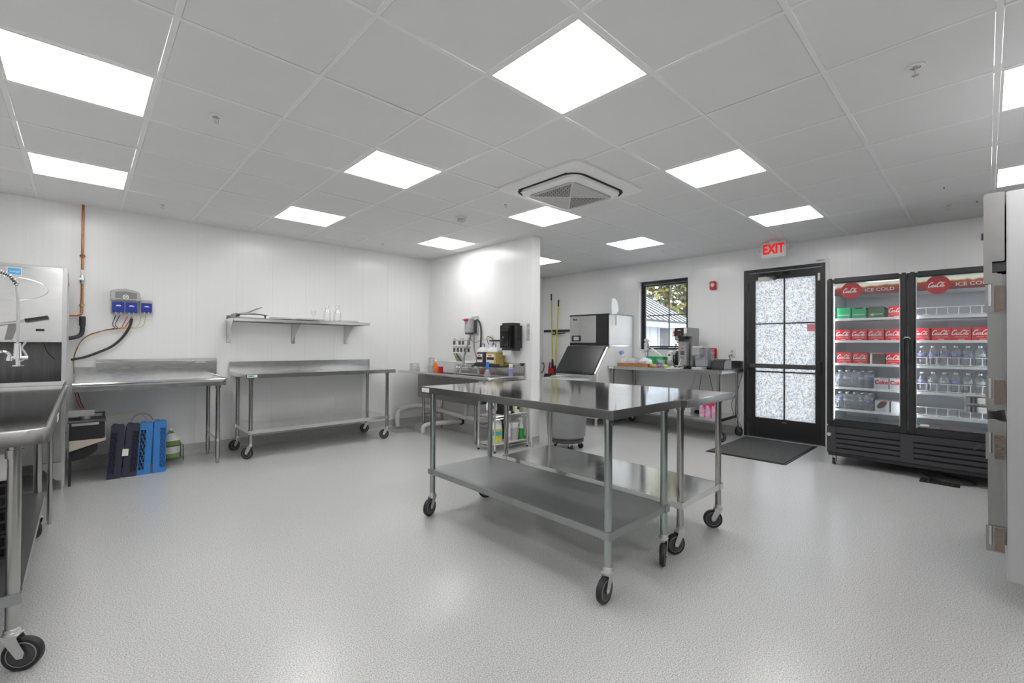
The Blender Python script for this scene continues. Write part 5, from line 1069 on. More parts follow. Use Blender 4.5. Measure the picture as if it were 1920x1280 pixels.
MB().prism([(6.65, .13), (6.65, 1.27), (5.995, 1.27), (5.995, 1.25), (5.66, .83), (5.66, .13)], 'y', ya_, yb_+.05).build('bin_cabinet', 'white', im, w=True, bevel=.004)
B(5.985, 6.652, ya_-.003, yb_+.053, 1.265, 1.298).build('bin_trim', 'zinc', im, w=True)
B(5.653, 5.66, ya_+.01, yb_+.04, .14, .82).build('bin_front', 'zinc', im, w=True)
MB().prism([(5.99, 1.275), (5.955, 1.28), (5.93, 1.25), (5.625, .845), (5.63, .815), (5.655, .82)], 'y', ya_+.055, yb_+.04).build('bin_door', 'gdark', im, w=True, bevel=.008)
MB().prism([(5.945, 1.262), (5.925, 1.245), (5.915, 1.21), (5.94, 1.23)], 'y', ya_+.05, yb_+.045).build('door_hood', 'black', im, w=True, bevel=.006)
MB().prism([(5.665, .895), (5.635, .87), (5.625, .85), (5.66, .86)], 'y', ya_+.28, ya_+.6).build('door_grip', 'black', im, w=True, bevel=.004)
MB().prism([(5.985, 1.262), (5.965, 1.262), (5.64, .84), (5.66, .83)], 'y', ya_+.015, ya_+.05).build('door_track', 'alu', im, w=True, bevel=.003)
for x in (5.72, 6.6):
    for y in (ya_+.06, yb_-.02): MB().cyl((x, y, .02), (x, y, .13), .022, n=14).cyl((x, y, 0), (x, y, .03), .028, n=14).build('foot', 'lgrey', im, w=True)
im.scale = (1.036, 1.036, 1); im.location = (6.4*1.036, 4.46*1.036, 0)
sc = thing('ice_scoop', 'white plastic ice scoop standing in a holder on top of the ice maker side', 'scoop', (6.06, 4.05, 1.62))
MB().prism([(6.00, 1.79), (6.12, 1.81), (6.18, 1.86), (6.17, 1.96), (6.13, 2.03), (6.07, 2.06), (6.0, 2.05), (5.985, 1.9)], 'y', 4.035, 4.05).build('scoop_blade', 'white', sc, w=True, bevel=.004)
MB().box(6.10, 6.125, 4.03, 4.045, 1.62, 1.80).build('scoop_handle', 'lgrey', sc, w=True, bevel=.004)

sc.scale = (1.036, 1.036, 1); sc.location = (6.06*1.036, 4.05*1.036, 1.62)
# ------------------------------------------------------------------ things on the window table
ZT = .9625
def onT(x, y, X): p = wpx(x, y, X); return (p.x, p.y, ZT)
ty_ = thing('wooden_tray', 'brown wooden tray on the left part of the window table', 'tray', (6.37, 3.80, ZT))
mb = MB().box(-.17, .17, -.27, .27, 0, .008)
mb.build('tray_floor', 'wood', ty_)
for q in ((-.17, -.158, -.27, .27), (.158, .17, -.27, .27), (-.158, .158, -.27, -.258), (-.158, .158, .258, .27)): B(q[0], q[1], q[2], q[3], .008, .052).build('tray_side', 'wood', ty_, bevel=.002)
def bagm(name, label, x, y, r, sq, mat, cat='bag', z=ZT+.01):
    t = thing(name, label, cat, (x, y, z)); MB().blob((0, 0, r*sq[2]), r, sq, 16, 12, jit=.13, rnd=random.Random(int(x*97+y*31))).build('bag_body', mat, t); return t
cs = thing('cup_sleeve', 'tilted white and violet cup stack in the wooden tray', 'cups', (6.33, 4.0, ZT+.012)); MB().lathe((0, .04, .13), [(.032, 0), (.036, .11), (.033, .11)], 14, axis=(0, .45, .89)).build('cup_stack', 'pap_v', cs); MB().lathe((0, .04, .13), [(.0345, .04), (.037, .10)], 14, axis=(0, .45, .89), caps=False).build('cup_print', 'labelp', cs); B(-.05, .05, -.02, .06, 0, .12).build('cup_holder', 'paper', cs, bevel=.004)
gl = thing('napkin_bundle', 'bundle of white and pink wrapped napkins in the wooden tray', 'napkins', (6.36, 3.90, ZT+.012))
for i in range(7): MB().tube([(0+.01*(i % 2), -.07+i*.022, 0), (-.01, -.075+i*.024, .06), (.0, -.08+i*.027+(.01 if i == 6 else 0), .115-.006*abs(i-3))], .013, 7).build('napkin', 'bag' if i % 2 else 'pap_v', gl)
bagm('plastic_bag', 'crumpled clear white bag in the right half of the wooden tray', 6.35, 3.66, .085, (1.0, 1.15, .75), 'bag')
bagm('plastic_bag', 'small crumpled white bag at the right corner of the wooden tray', 6.31, 3.57, .05, (.9, 1.2, .8), 'bag')
gb = thing('coffee_pod_box', 'green box of coffee pods with round dark prints behind the wooden tray', 'box', (6.64, 3.63, ZT)); B(-.07, .07, -.15, .15, 0, .155).build('box_body', 'cgreen2', gb, bevel=.003)
for y in (.07, -.085): MB().lathe((-.07, y, .09), [(.055, 0), (.05, .0015), (.0, .002)], 22, axis=(-1, 0, 0), sq=(1, .75)).build('round_print', 'teal', gb); MB().lathe((-.0722, y, .088), [(.038, 0), (.0, .001)], 18, axis=(-1, 0, 0), sq=(1, .45)).build('lid_print', 'lgrey', gb)
B(-.0715, -.07, -.145, .145, .02, .045).build('box_stripe', 'paleg', gb)
ws = thing('wipe_packet', 'slanting white packet leaning above the green box', 'packet', (6.70, 3.72, ZT+.17)); MB().prism([(-.15, .0), (-.12, .0), (.05, .10), (.02, .115)], 'x', -.02, .02).build('packet_body', 'paper', ws)
sj = thing('tall_jar', 'chrome patterned jar with white knob standing before the window jamb', 'jar', (6.78, 3.88, ZT))
MB().lathe((0, 0, 0), [(.05, 0), (.05, .02), (.03, .03), (.03, .22), (.045, .24), (.047, .37), (.03, .385)], 18).build('jar_body', 'chrome', sj); MB().lathe((0, 0, .385), [(.03, 0), (.045, .02), (.045, .045), (.02, .06)], 18).build('jar_knob', 'white', sj)
for i, (x, y, mt, l) in enumerate(((6.20, 3.46, 'coffee', 'brown snack packets right of the wooden tray'), (6.16, 3.40, 'amber', 'yellow snack packet on the window table'), (6.17, 3.33, 'purplep', 'violet snack packet on the window table'), (6.28, 3.48, 'coffee', 'flat brown packet touching the tray corner'), (6.24, 3.27, 'labely', 'pale green packet before the clear tumblers'))):
    bagm('snack_packet', l, x, y, .034, (1, 1.2, .75), mt, 'packet', ZT+.001)['group'] = 'small packets on the window table'
for i, (x, y, l) in enumerate(((6.42, 3.41, 'left clear tumbler between green box and spoon bowl'), (6.44, 3.31, 'right clear tumbler between green box and spoon bowl'))):
    g_ = thing('clear_tumbler', l, 'glass', (x, y, ZT), group='clear tumblers on the window table'); MB().lathe((0, 0, 0), [(.032, 0), (.042, .11), (.040, .11), (.03, .006), (.001, .006)], 16).build('tumbler_body', 'bottle', g_)
cc = thing('cup_dispenser', 'white stacked cup rack with round black marks beside the coffee brewer', 'cups', (6.58, 3.36, ZT)); MB().lathe((0, 0, 0), [(.045, 0), (.048, .02), (.04, .06), (.048, .1), (.04, .14), (.05, .2), (.045, .23), (.02, .25)], 20).build('cup_tower', 'white', cc)
for z in (.045, .19): MB().lathe((-.046, 0, z), [(.02, 0), (.0, .004)], 14, axis=(-1, 0, 0)).build('black_mark', 'black', cc)
cp_ = thing('coffee_pot', 'black thermal coffee pot left of the tall brewer', 'pot', (6.66, 3.27, ZT)); MB().lathe((0, 0, 0), [(.055, 0), (.06, .02), (.058, .2), (.04, .235), (.035, .25)], 22).build('pot_body', 'black', cp_); MB().lathe((0, 0, .25), [(.036, 0), (.03, .02), (.0, .028)], 18).build('pot_lid', 'white', cp_); MB().tube([(-.05, .02, .19), (-.10, .03, .18), (-.10, .03, .07), (-.055, .02, .05)], .009, 8).build('pot_handle', 'black', cp_)
bo = thing('paper_boat', 'white paper boat with a plastic spoon on the table front edge', 'bowl', (6.21, 3.07, ZT)); MB().prism([(-.06, 0), (.06, 0), (.085, .03), (.082, .03), (.058, .004), (-.058, .004), (-.082, .03), (-.085, .03)], 'y', -.05, .05).build('boat', 'paper', bo); bo.rotation_euler = (0, 0, pi/2)
MB().prism([(-.055, .004), (.055, .004), (.065, .015), (-.065, .015)], 'y', -.045, .045).build('boat_filling', 'beige', bo)
MB().tube([(0, .0, .02), (-.03, .0, .06), (-.055, .0, .145)], .005, 6).build('spoon', 'white', bo)
sv = single('paper_napkin', B(6.15, 6.25, 3.14, 3.24, ZT, ZT+.004), 'paper', 'flat white napkin on the table edge left of the paper boat', 'napkin')
# tall brewer
cb = thing('coffee_brewer', 'tall steel coffee brewer with black brew basket on the window table', 'coffee maker', (6.5, 2.93, ZT))
def Q(mb, n, m, bv=.003): return mb.build(n, m, cb, w=True, bevel=bv)
Q(B(6.52, 6.738, 2.792, 3.018, ZT+.03, 1.43), 'brewer_tower', 'balu', .006)
Q(B(6.36, 6.74, 2.79, 3.02, 1.43, 1.555), 'brewer_head', 'balu', .006)
Q(B(6.345, 6.36, 2.865, 3.02, 1.435, 1.55), 'control_panel', 'black')
Q(B(6.343, 6.345, 2.91, 2.965, 1.51, 1.525), 'panel_print', 'lgrey', 0)
for y in (2.955, 2.915): Q(MB().lathe((6.345, y, 1.463), [(.006, 0), (.0, .004)], 10, axis=(-1, 0, 0)), 'button', 'lgrey', 0)
Q(B(6.3445, 6.3455, 2.80, 2.855, 1.47, 1.545), 'paper_notice', 'paper', 0); 
Q(MB().lathe((6.43, 2.94, 1.355), [(.03, 0), (.05, .02), (.068, .075), (.07, .08)], 22), 'brew_basket', 'black', 0); Q(B(6.33, 6.37, 2.925, 2.965, 1.385, 1.41), 'basket_handle', 'black')
Q(B(6.326, 6.33, 2.93, 2.975, 1.392, 1.402), 'basket_tag', 'lgrey', 0)
Q(B(6.42, 6.51, 2.84, 3.0, ZT+.035, 1.345), 'server_body', 'balu', .01)
Q(B(6.30, 6.74, 2.80, 3.01, ZT, ZT+.03), 'base_tray', 'black', .006); Q(B(6.30, 6.42, 2.85, 2.99, ZT+.03, ZT+.04), 'drip_grid', 'alu', .002)
Q(B(6.4175, 6.42, 2.885, 2.955, 1.155, 1.215), 'warning_label', 'dgrey', 0); Q(B(6.4165, 6.4175, 2.89, 2.95, 1.20, 1.212), 'warning_stripe', 'red', 0); Q(B(6.4175, 6.42, 2.885, 2.955, 1.095, 1.135), 'info_label', 'grey', 0); Q(B(6.4175, 6.42, 2.905, 2.94, 1.245, 1.253), 'maker_mark', 'black', 0); Q(B(6.4175, 6.42, 2.885, 2.955, 1.30, 1.304), 'line_print', 'dgrey', 0)
cb.scale = (1, .848, 1); cb.location = (6.5, 3.104, ZT)
rb = thing('ribbon_tag', 'red and white ribbon hanging at the left corner of the brewer head', 'ribbon', (6.36, 3.19, 1.47)); MB().blob((0, 0, 0), .04, (.4, .5, 1.1), 10, 8, jit=.2).build('ribbon_bow', 'red', rb); MB().prism([(.0, 0), (.02, .03), (.025, -.04), (.01, -.06)], 'x', -.02, -.016).build('ribbon_tail', 'paper', rb)
kb = thing('pod_brewer', 'small light grey single cup coffee machine beside the tall brewer', 'coffee maker', (6.42, 2.71, ZT))
MB().box(6.45, 6.60, 2.62, 2.80, ZT+.02, 1.255).build('machine_body', 'silverp', kb, w=True, bevel=.02, seg=3)
MB().box(6.33, 6.50, 2.655, 2.80, 1.145, 1.265).build('brew_head', 'silverp', kb, w=True, bevel=.02, seg=3); MB().lathe((6.41, 2.73, 1.12), [(.03, 0), (.045, .025)], 18).build('pod_funnel', 'lgrey', kb, w=True)
MB().box(6.36, 6.56, 2.65, 2.80, 1.262, 1.285).build('top_handle', 'white', kb, w=True, bevel=.008)
MB().lathe((6.41, 2.72, ZT), [(.10, 0), (.105, .01), (.10, .025), (.0, .026)], 26).build('drip_base', 'silverp', kb, w=True)
MB().box(6.47, 6.62, 2.585, 2.62, ZT+.02, 1.24).build('water_tank', 'bottle', kb, w=True, bevel=.008)
kb.location = (6.42, 2.835, ZT)
bk_ = thing('black_basket', 'black plastic basket left of the printer on the window table', 'basket', (6.72, 2.78, ZT))
mb = MB(); 
for q in ((-.05, .05, -.07, -.067), (-.05, .05, .067, .07), (-.05, -.047, -.067, .067), (.047, .05, -.067, .067)): mb.box(q[0], q[1], q[2], q[3], 0, .10)
mb.box(-.05, .05, -.07, .07, 0, .004); mb.build('basket_body', 'black', bk_)
pn = thing('label_printer', 'black printer with grey rounded end on the right end of the window table', 'printer', (6.56, 2.53, ZT))
MB().prism([(6.40, ZT), (6.66, ZT), (6.66, ZT+.13), (6.60, ZT+.14), (6.47, ZT+.135), (6.42, ZT+.10), (6.40, ZT+.04)], 'y', 2.50, 2.665).build('printer_body', 'black', pn, w=True, bevel=.006)
MB().prism([(6.41, ZT), (6.66, ZT), (6.66, ZT+.13), (6.60, ZT+.142), (6.48, ZT+.135), (6.43, ZT+.10), (6.41, ZT+.05)], 'y', 2.488, 2.50).build('printer_end', 'lgrey', pn, w=True, bevel=.012)
MB().tube([(6.62, 2.49, ZT+.135), (6.75, 2.56, ZT+.19), (6.90, 2.575, 1.16)], .005, 6).build('power_lead', 'wblack', pn, w=True)
hang('power_cable', 'black cable looping off the right end of the window table to the floor', [WX(1385, 690, 6.85), WX(1391, 696, 6.85), WX(1391, 705, 6.85), WX(1387, 715, 6.85), WX(1384, 730, 6.85), WX(1378, 742, 6.85), WX(1372, 755, 6.85), WX(1374, 770, 6.85), WX(1381, 785, 6.85), WX(1390, 800, 6.85), WX(1389, 812, 6.85)], .004, 'wblack', 'cable')
for p, q, l, mt in ((1315, 1311, 'black cable hanging straight below the coffee brewer', 'wblack'), (1330, 1337, 'black cable hanging below the pod brewer', 'wblack'), (1304, 1294, 'pale cable hanging below the tall brewer', 'lgrey')):
    hang('power_cable', l, [WX(p, 702, 6.87), WX((p*2+q)/3, 714, 6.87), WX(q, 735, 6.87), WX(q+2, 760, 6.87), WX(q-4, 776, 6.87)], .0038, mt, 'cable')
# things on the undershelf of the window table
ZU = .29+.0215
wb2 = thing('white_box', 'white container on the undershelf of the window table', 'box', (6.55, 3.11, ZU)); B(-.12, .12, -.13, .13, 0, .2).build('box_body', 'white', wb2, bevel=.01)
bw = thing('bottled_water_pack', 'pink and white shrink wrapped pack on the undershelf', 'pack', (6.42, 2.68, ZU))
for i in range(2):
    for j in range(3): MB().lathe((-.07+i*.09, -.085+j*.085, 0), [(.04, 0), (.042, .02), (.042, .14), (.02, .17)], 12).build('wrapped_bottle', 'pink', bw)
MB().prism([(-.12, .10), (.13, .10), (.11, .21), (-.10, .21)], 'x', -.105, .085).build('pack_wrap', 'hotpink', bw, bevel=.02)
st2 = single('power_strip', B(6.58, 6.63, 2.78, 3.0, ZU, ZU+.03), 'black', 'black power strip on the undershelf next to the pink pack', 'power strip', bevel=.004)

# ------------------------------------------------------------------ two door glass cooler
dc = thing('drink_cooler', 'black two door glass front drinks cooler beside the exit door', 'cooler', (6.35, .53, 0))
CX, CY0, CY1 = 5.95, -.145, 1.215; CXb = 6.74
def Qc(mb, n, m, bv=0, par=None): return mb.build(n, m, par or dc, w=True, bevel=bv)
Qc(MB().box(CX+.05, CXb, CY1-.035, CY1, .42, 2.03).box(CX+.05, CXb, CY0, CY0+.035, .42, 2.03).box(CX+.05, CXb, CY0+.035, CY1-.035, 1.995, 2.03).box(CXb-.03, CXb, CY0+.035, CY1-.035, .42, 1.995).box(CX+.05, CXb, CY0+.035, CY1-.035, .42, .45), 'cabinet', 'black', .004)
Qc(MB().box(CX+.06, CXb-.035, CY1-.045, CY1-.037, .455, 1.99).box(CX+.06, CXb-.035, CY0+.037, CY0+.045, .455, 1.99).box(CX+.06, CXb-.035, CY0+.045, CY1-.045, 1.98, 1.99).box(CXb-.045, CXb-.037, CY0+.045, CY1-.045, .455, 1.98).box(CX+.06, CXb-.045, CY0+.045, CY1-.045, .452, .462), 'inner_liner', 'liner', 0)
Qc(B(CX+.052, CX+.10, .505, .575, .455, 1.985), 'centre_post', 'liner', .004)
for y in (CY1-.052, .578, .498, CY0+.052): Qc(B(CX+.07, CX+.082, y-.004, y+.004, .50, 1.95), 'led_strip', 'led')
Qc(MB().prism([(CX+.25, 1.98), (CX+.7, 1.98), (CX+.7, 1.86), (CX+.45, 1.86)], 'y', CY0+.05, CY1-.05), 'evaporator_cover', 'liner', .01)
doors = []
for ya, yb, lab in ((.545, CY1, 'l'), (CY0, .535, 'r')):
    dd = Qc(MB().box(CX, CX+.045, ya, ya+.055, .425, 2.035).box(CX, CX+.045, yb-.055, yb, .425, 2.035).box(CX, CX+.045, ya+.055, yb-.055, .425, .50).box(CX, CX+.045, ya+.055, yb-.055, 1.975, 2.035), 'door', 'frame', .012)
    Qc(B(CX+.02, CX+.026, ya+.055, yb-.055, .50, 1.975), 'door_glass', 'dglass', 0, dd)
    Qc(MB().box(CX+.012, CX+.03, ya+.052, ya+.060, .498, 1.977).box(CX+.012, CX+.03, yb-.060, yb-.052, .498, 1.977), 'glazing_bead', 'alu', 0, dd)
    hy = ya+.03 if lab == 'l' else yb-.03
    Qc(B(CX-.012, CX, hy-.014, hy+.014, 1.12, 1.36), 'door_handle', 'black', .008, dd)
    # banner printed behind the glass, round badge and lettering
    b0_, b1_ = ya+.062, yb-.062; dirn = 1
    Qc(B(CX+.030, CX+.034, b0_, b1_, 1.842, 1.968), 'banner', 'banner', 0, dd)
    by = b1_-.15; 
    Qc(MB().lathe((CX+.0285, by, 1.893), [(.089, 0), (.089, .001)], 36, axis=(-1, 0, 0), sq=(1, 1) if True else None), 'round_badge', 'cola', 0, dd)
    script(dd, (CX+.0265-dc.location.x, by+.002-dc.location.y, 1.893), FX, .135)
    text('ICE COLD', .047, 'paper', dd, (CX+.0285-dc.location.x, (b0_+b1_)/2-.115-dc.location.y, 1.884), FX, sx=1.15, off=.0008)
lk = Qc(MB().tube([(CX-.004, .52, 1.37), (CX-.02, .53, 1.385), (CX-.02, .56, 1.385), (CX-.004, .57, 1.37)], .007, 8), 'door_lock', 'chrome')
Qc(B(CX+.0185, CX+.0195, .385, .475, .515, .535), 'green_seal', 'paper'); Qc(MB().lathe((CX+.018, .462, .527), [(.012, 0), (.0, .0005)], 14, axis=(-1, 0, 0)), 'green_seal', 'cgreen')
Qc(B(CX+.015, CX+.0195, CY0+.03+.03, CY0+.09, .52, .57), 'white_tag', 'paper')
# lower grille panel with slots
gp = MB(); zs = [.155, .195, .2072, .247, .259, .299, .311, .351, .363, .415]
Qc(B(CX+.012, CX+.05, CY0, CY1, .13, .42), 'grille_backing', 'dark')
for (a, b) in ((CY1-.085, CY1), (.50, .60), (CY0, CY0+.08)): gp.box(CX, CX+.012, a, b, .14, .42)
Qc(gp, 'grille_post', 'fascia', .003)['kind'] = 'stuff'
k_ = 0
for z0_, z1_ in ((.14, .183), (.199, .235), (.251, .287), (.303, .339), (.355, .42)):
    for a, b in ((.60, CY1-.085), (CY0+.08, .50)):
        Qc(B(CX, CX+.012, a, b, z0_, z1_), 'grille_slat', 'fascia', .002)
Qc(MB().box(CX+.02, CXb, CY0+.01, CY1-.01, .10, .14).box(CX+.3, CXb, CY0+.01, CY1-.01, .14, .42), 'base_frame', 'black')
Qc(MB().lathe((CX+.002, CY1-.02, .33), [(.02, 0), (.02, .006), (.0, .007)], 14, axis=(-1, 0, 0)), 'base_catch', 'chrome')
Qc(MB().lathe((CX-.001, .06, .375), [(.035, 0), (.036, .002), (.03, .003), (.0, .001)], 22, axis=(-1, 0, 0), sq=(.35, 1)), 'oval_badge', 'dgrey')
for x in (CX+.045, CXb-.1):
    for y in (CY1-.06, CY0+.07):
        Qc(MB().cyl((x, y-.011, .036), (x, y+.011, .036), .036, n=18).box(x-.02, x+.03, y-.018, y-.014, .03, .085, m=1).box(x-.02, x+.03, y+.014, y+.018, .03, .085, m=1).cyl((x+.01, y, .08), (x+.01, y, .13), .016, n=10, m=1), 'swivel_caster', ['rubber', 'chrome'])
ZL = (1.594, 1.355, 1.106, .846, .607); ZRr = (1.593, 1.353, 1.102, .843, .609)
for zl, ya, yb in ((ZL, .582, CY1-.05), (ZRr, CY0+.05, .498)):
    for z in zl:
        Qc(MB().box(CX+.085, CX+.09, ya, yb, z-.022, z+.004).box(CX+.09, CXb-.1, ya, yb, z-.004, z), 'cooler_shelf', 'white', .001)
for z in (ZRr[0], ZRr[2], ZRr[3], ZRr[4]):
    mb = MB(); ya, yb = CY0+.055, .492
    h_ = .085
    mb.cyl((CX+.10, ya, z+h_), (CX+.10, yb, z+h_), .0034, n=6); mb.cyl((CX+.10, ya, z+.012), (CX+.10, yb, z+.012), .003, n=6)
    for i in range(9):
        y = yb-.005-i*.0765
        if y < ya: break
        mb.cyl((CX+.10, y, z), (CX+.10, y, z+h_), .0034, n=6); mb.box(CX+.10, CX+.45, y-.002, y+.002, z, z+.03) if False else mb.cyl((CX+.10, y, z+.03), (CX+.5, y, z+.03), .002, n=5)
        mb.box(CX+.095, CX+.10, y-.014, y+.014, z+.012, z+.02)
    Qc(mb, 'divider_rail', 'white')
# ---- cartons
def rcarton(y1, z, label, w=.128, h=.118, x=CX+.105, d=.30, grp='red drink cartons in the cooler'):
    t = thing('drink_carton', label, 'carton', (x+d/2, y1-w/2, z), group=grp)
    B(-d/2, d/2, -w/2, w/2, 0, h).build('carton_body', 'cred', t, bevel=.002)
    script(t, (-d/2-.0012, 0, h*.62), FX, w*.98)
    text('ORIGINAL TASTE', .0115, 'paper', t, (-d/2-.0008, 0, h*.28), FX, ext=.0004)
    B(-d/2-.0012, -d/2, -w*.16, w*.16, h*.08, h*.12).build('can_count', 'paper', t)
    return t
OR = ('leftmost', 'second from left', 'third from left', 'rightmost')
rcarton(.70, ZL[0], 'red carton at the right end of the top shelf, left cooler door')
for i in range(4): rcarton(1.15-i*.142, ZL[1], OR[i]+' red carton on the second shelf behind the left cooler door')
for i, y in enumerate((1.14, .998, .722)): rcarton(y, ZL[2], ('leftmost', 'second from left', 'rightmost')[i]+' red carton on the third shelf behind the left cooler door')
for i, y in enumerate((.50, .372, .233, .09)): rcarton(y, ZRr[1], OR[i]+' red carton on the second shelf behind the right cooler door', w=.135 if i else .112, h=.125)
def gcarton(y1, mat, label, cut, w=.122, h=.122):
    t = thing('drink_carton', label, 'carton', (CX+.25, y1-w/2, ZL[0]), group='green drink cartons on the top cooler shelf'); d = .30
    MB().box(-d/2, d/2, -w/2, w/2, 0, h if not cut else h*.72).build('carton_body', mat, t, bevel=.002)
    if cut:
        MB().prism([(-w/2, h*.72), (w/2, h*.72), (w/2, h), (w*.3, h), (w*.25, h*.82), (-w*.25, h*.82), (-w*.3, h), (-w/2, h)], 'x', -d/2, -d/2+.003).build('torn_front', mat, t)
        B(-d/2+.01, d/2, -w/2+.004, w/2-.004, h*.72, h*.96).build('carton_inside', 'cbrown', t)
    B(-d/2-.001, -d/2, -w*.42, w*.40, h*.30, h*.36).build('white_line', 'paper', t); 
    return t
gcarton(1.14, 'cgreen', 'bright green drink carton at the left end of the top cooler shelf', False); gcarton(1.008, 'cgreen', 'opened bright green carton, second on the top cooler shelf', True)
dg = gcarton(.866, 'cdkgreen', 'opened dark green carton with a yellow dot on the top cooler shelf', True, w=.13); MB().lathe((-.151, .03, .035), [(.014, 0), (.0, .0008)], 16, axis=(-1, 0, 0)).build('yellow_dot', 'labely', dg)
ob2 = thing('drink_carton', 'opened white edged carton between red cartons on the third shelf', 'carton', (CX+.25, .79, ZL[2])); B(-.14, .14, -.06, .06, 0, .11).build('carton_inside', 'cbrown', ob2); B(-.15, -.14, .045, .062, 0, .12).box(-.15, -.14, -.05, .062, .108, .12).build('white_edge', 'paper', ob2); B(-.1515, -.15, -.045, .05, .11, .118).build('red_strip', 'cred', ob2)
def scarton(y1, z, label, body='csilver', word='Coke', w=.118, h=.118, cut=False):
    t = thing('drink_carton', label, 'carton', (CX+.25, y1-w/2, z), group='silver drink cartons in the cooler'); d = .30
    B(-d/2, d/2, -w/2, w/2, 0, h).build('carton_body', body, t, bevel=.002)
    if word: text(word, .056, 'cred', t, (-d/2-.0008, 0, h*.6), FX, sx=.86, off=.002)
    B(-d/2-.001, -d/2, -w*.4, w*.1, h*.92, h*.97).build('red_strip', 'cred', t)
    if cut: MB().lathe((-d/2, 0, h*.66), [(.05, 0), (.0, .002)], 20, axis=(-1, 0, 0), sq=(.55, 1)).build('torn_window', 'cbrown', t); B(-d/2-.003, -d/2, -.03, .0, h*.05, h*.4).build('can_end', 'alu', t)
    return t
scarton(.818, ZL[3], 'left silver carton on the fourth shelf behind the left cooler door'); scarton(.693, ZL[3], 'right silver carton on the fourth shelf, cut by the door frame')
scarton(.812, ZL[4], 'opened silver carton with a dark window on the lowest left shelf', word=None, cut=True); scarton(.682, ZL[4], 'white carton with a red strip on the lowest left shelf', body='paper', word=None)
# ---- bottles
BOT = [(.029, 0), (.033, .006), (.031, .03), (.033, .04), (.031, .06), (.033, .08), (.034, .118), (.032, .134), (.026, .149), (.015, .160), (.0125, .172)]
ME_B = MB().lathe((0, 0, 0), BOT, 14).mesh('bottle_body', 'bottle'); ME_C = MB().cyl((0, 0, .170), (0, 0, .184), .0135, n=12).mesh('bottle_cap', 'white')
ME_L1 = MB().lathe((0, 0, 0), [(.0343, .092), (.0343, .116)], 14, caps=False).mesh('bottle_label', 'labelp'); ME_L2 = MB().lathe((0, 0, 0), [(.0343, .092), (.0343, .116)], 14, caps=False).mesh('bottle_label', 'labelg' if 'labelg' in M else 'labelp')
def bottle(x, y, z, label, grp, v=0, s=1.0, rz=0):
    t = thing('water_bottle', label, 'bottle', (x, y, z), rz, grp)
    for nm, me in (('bottle_body', ME_B), ('bottle_cap', ME_C), ('bottle_label', (ME_L1, ME_L2)[v])):
        o = bpy.data.objects.new(nm, me); COL.objects.link(o); o.parent = t
    t.scale = (s, s, s); return t
NN = ('first', 'second', 'third', 'fourth', 'fifth', 'sixth', 'seventh')
for r_, (z, nm) in enumerate(((ZRr[2], 'upper'), (ZRr[3], 'lower'))):
    for i in range(7):
        bottle(CX+.155, .448-i*.0815, z, f'{NN[i]} water bottle from the left in the {nm} bottle row, right cooler door', 'water bottles behind the right cooler door', (0, 0, 0, 0, 0, 1, 1)[i] if r_ == 0 else (0, 1, 1, 0, 1, 1, 1)[i], 1.08)
for r_, z in enumerate((ZL[3], ZL[4])):
    nm = ('upper', 'lower')[r_]
    for i in range(5):
        for j in range(2):
            bottle(CX+.15+j*.07, 1.125-i*.066, z, f'{NN[i]} bottle from the left in the {"front" if j == 0 else "back"} row of the {nm} shrink wrapped pack', 'bottles in the shrink wrapped packs', (i+j) % 2)
    fw_ = MB(); rings = []
    for i in range(9):
        y = 1.165-i*.0425; k2 = 1-.12*abs(i-4)/4; rings.append([(CX+.105+.02*(1-k2)+.004*random.random(), y, z+.012), (CX+.11+.01*random.random(), y, z+.10), (CX+.135, y, z+.17*k2+.008*random.random()), (CX+.27, y, z+.195*k2), (CX+.30, y, z+.10), (CX+.30, y, z+.012)])
    single('shrink_wrap', fw_.rings(rings), 'film', f'clear film around the {nm} pack of water bottles', 'film', 'shrink wrap around bottle packs')
single('red_packet', MB().prism([(.335, .462), (.10, .462), (.09, .485), (.20, .482), (.31, .492)], 'x', CX+.10, CX+.20), 'wred2', 'flat red packet lying on the cooler floor behind the right door', 'packet')
# under-cooler cable and floor grate
hang('power_cable', 'black cable loop on the floor under the cooler', [(6.2, .45, .012), (6.0, .35, .012), (5.95, .2, .012), (6.0, .08, .012), (6.15, .1, .012), (6.3, .3, .012)], .007, 'wblack', 'cable')
fg = thing('floor_grate', 'black cast floor grate in front of the cooler', 'grate', (5.93, .31, 0)); B(-.10, .10, -.14, .14, 0, .004).build('grate_plate', 'black', fg)
for i in range(8): B(-.08, .08, -.125+i*.033, -.115+i*.033, .004, .008).build('grate_bar', 'dgrey', fg)

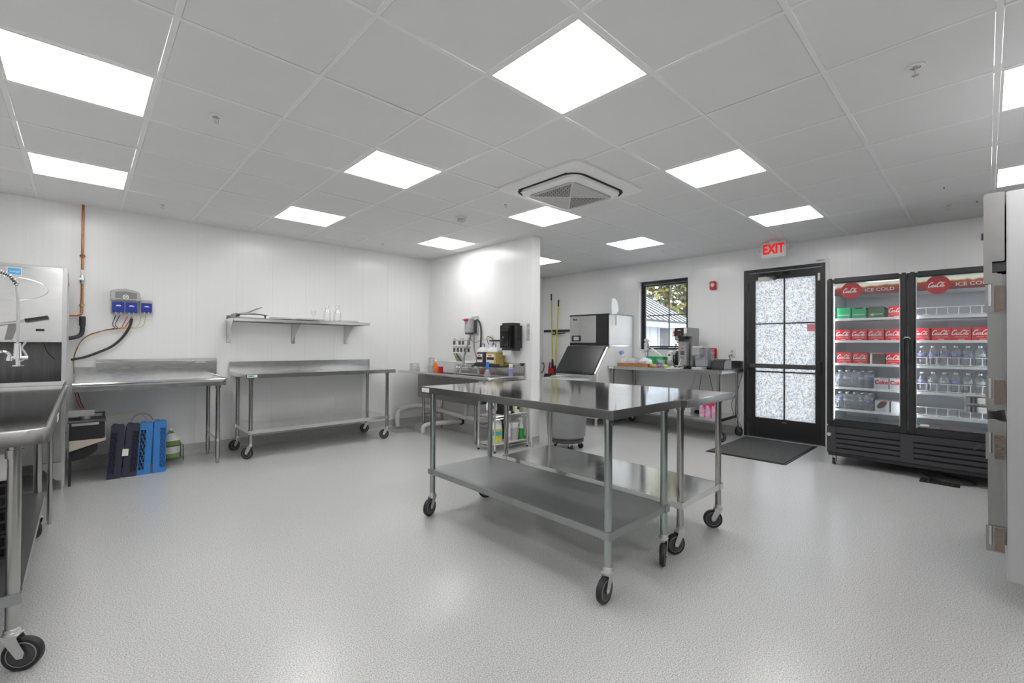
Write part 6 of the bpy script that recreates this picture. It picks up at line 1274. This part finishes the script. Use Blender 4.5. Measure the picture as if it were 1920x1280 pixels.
# ------------------------------------------------------------------ reach-in refrigerator at the right edge
rf_ = thing('reach_in_refrigerator', 'tall stainless steel reach-in refrigerator cut by the right edge', 'refrigerator', (4.0, -.45, 0))
RX0, RX1, RYf, RYb = 3.27, 4.66, -.068, -.88
def Qr(mb, n, m, bv=0, par=None): return mb.build(n, m, par or rf_, w=True, bevel=bv)
Qr(B(RX0, RX1, RYb, RYf, .15, 2.05), 'cabinet', 'rsteel', .004)
Qr(B(RX0-.02, RX1+.02, RYf+.006, .006, 1.708, 2.048), 'top_grille', 'msteel', .003)
Qr(B(RX0+.01, RX1-.01, RYf+.002, -.012, 1.66, 1.706), 'header_strip', 'dgrey', .002)
Qr(B(RX0-.024, RX0-.018, -.02, .01, 1.60, 2.04), 'grille_side', 'msteel', .002)
for z0_, z1_ in ((.31, .93), (.97, 1.655)):
    for xa_, xb2 in ((RX0, 3.955), (3.975, RX1)):
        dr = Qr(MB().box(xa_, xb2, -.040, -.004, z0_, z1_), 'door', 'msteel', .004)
        Qr(B(xa_+.01, xb2-.01, RYf+.001, -.052, z0_+.01, z1_-.01), 'door_gasket', 'grey', 0, dr); Qr(B(xa_+.006, xb2-.006, -.052, -.040, z0_+.006, z1_-.006), 'door_liner', 'msteel', 0, dr)
for z0_, z1_ in ((1.455, 1.597), (.998, 1.132), (.731, .864), (.279, .405)):
    Qr(MB().box(RX0-.006, RX0+.001, RYf+.008, .004, z0_, z1_), 'hinge_plate', 'msteel', .002)
    Qr(MB().box(RX0-.010, RX0-.006, RYf+.008, -.026, z0_+.006, z1_-.008), 'hinge_cover', 'hchrome', .001)
    Qr(MB().cyl((RX0-.010, -.012, z0_+.035), (RX0-.010, -.012, z1_), .007, n=12), 'hinge_barrel', 'alu')
for z in (.967, .912):
    arc = [(3.93+.055*cos(radians(a)), .0+.095*sin(radians(a))) for a in range(0, 181, 12)]; arc2 = [(3.93+.049*cos(radians(a)), .0+.089*sin(radians(a))) for a in range(180, -1, -12)]
    Qr(MB().prism(arc+arc2, 'z', z-.017, z+.017), 'loop_handle', 'chrome')
for x in (RX0+.08, RX1-.08):
    for y in (RYf-.08, RYb+.1): Qr(MB().cyl((x, y-.016, .063), (x, y+.016, .063), .063, n=22).box(x-.03, x+.03, y-.022, y-.018, .06, .15, m=1).box(x-.03, x+.03, y+.018, y+.022, .06, .15, m=1), 'caster', ['rubber', 'zinc'])
single('black_bracket', B(XB-.02, XB, .0, .035, 2.43, 2.50), 'black', 'small black bracket high on the wall above the cooler', 'bracket')
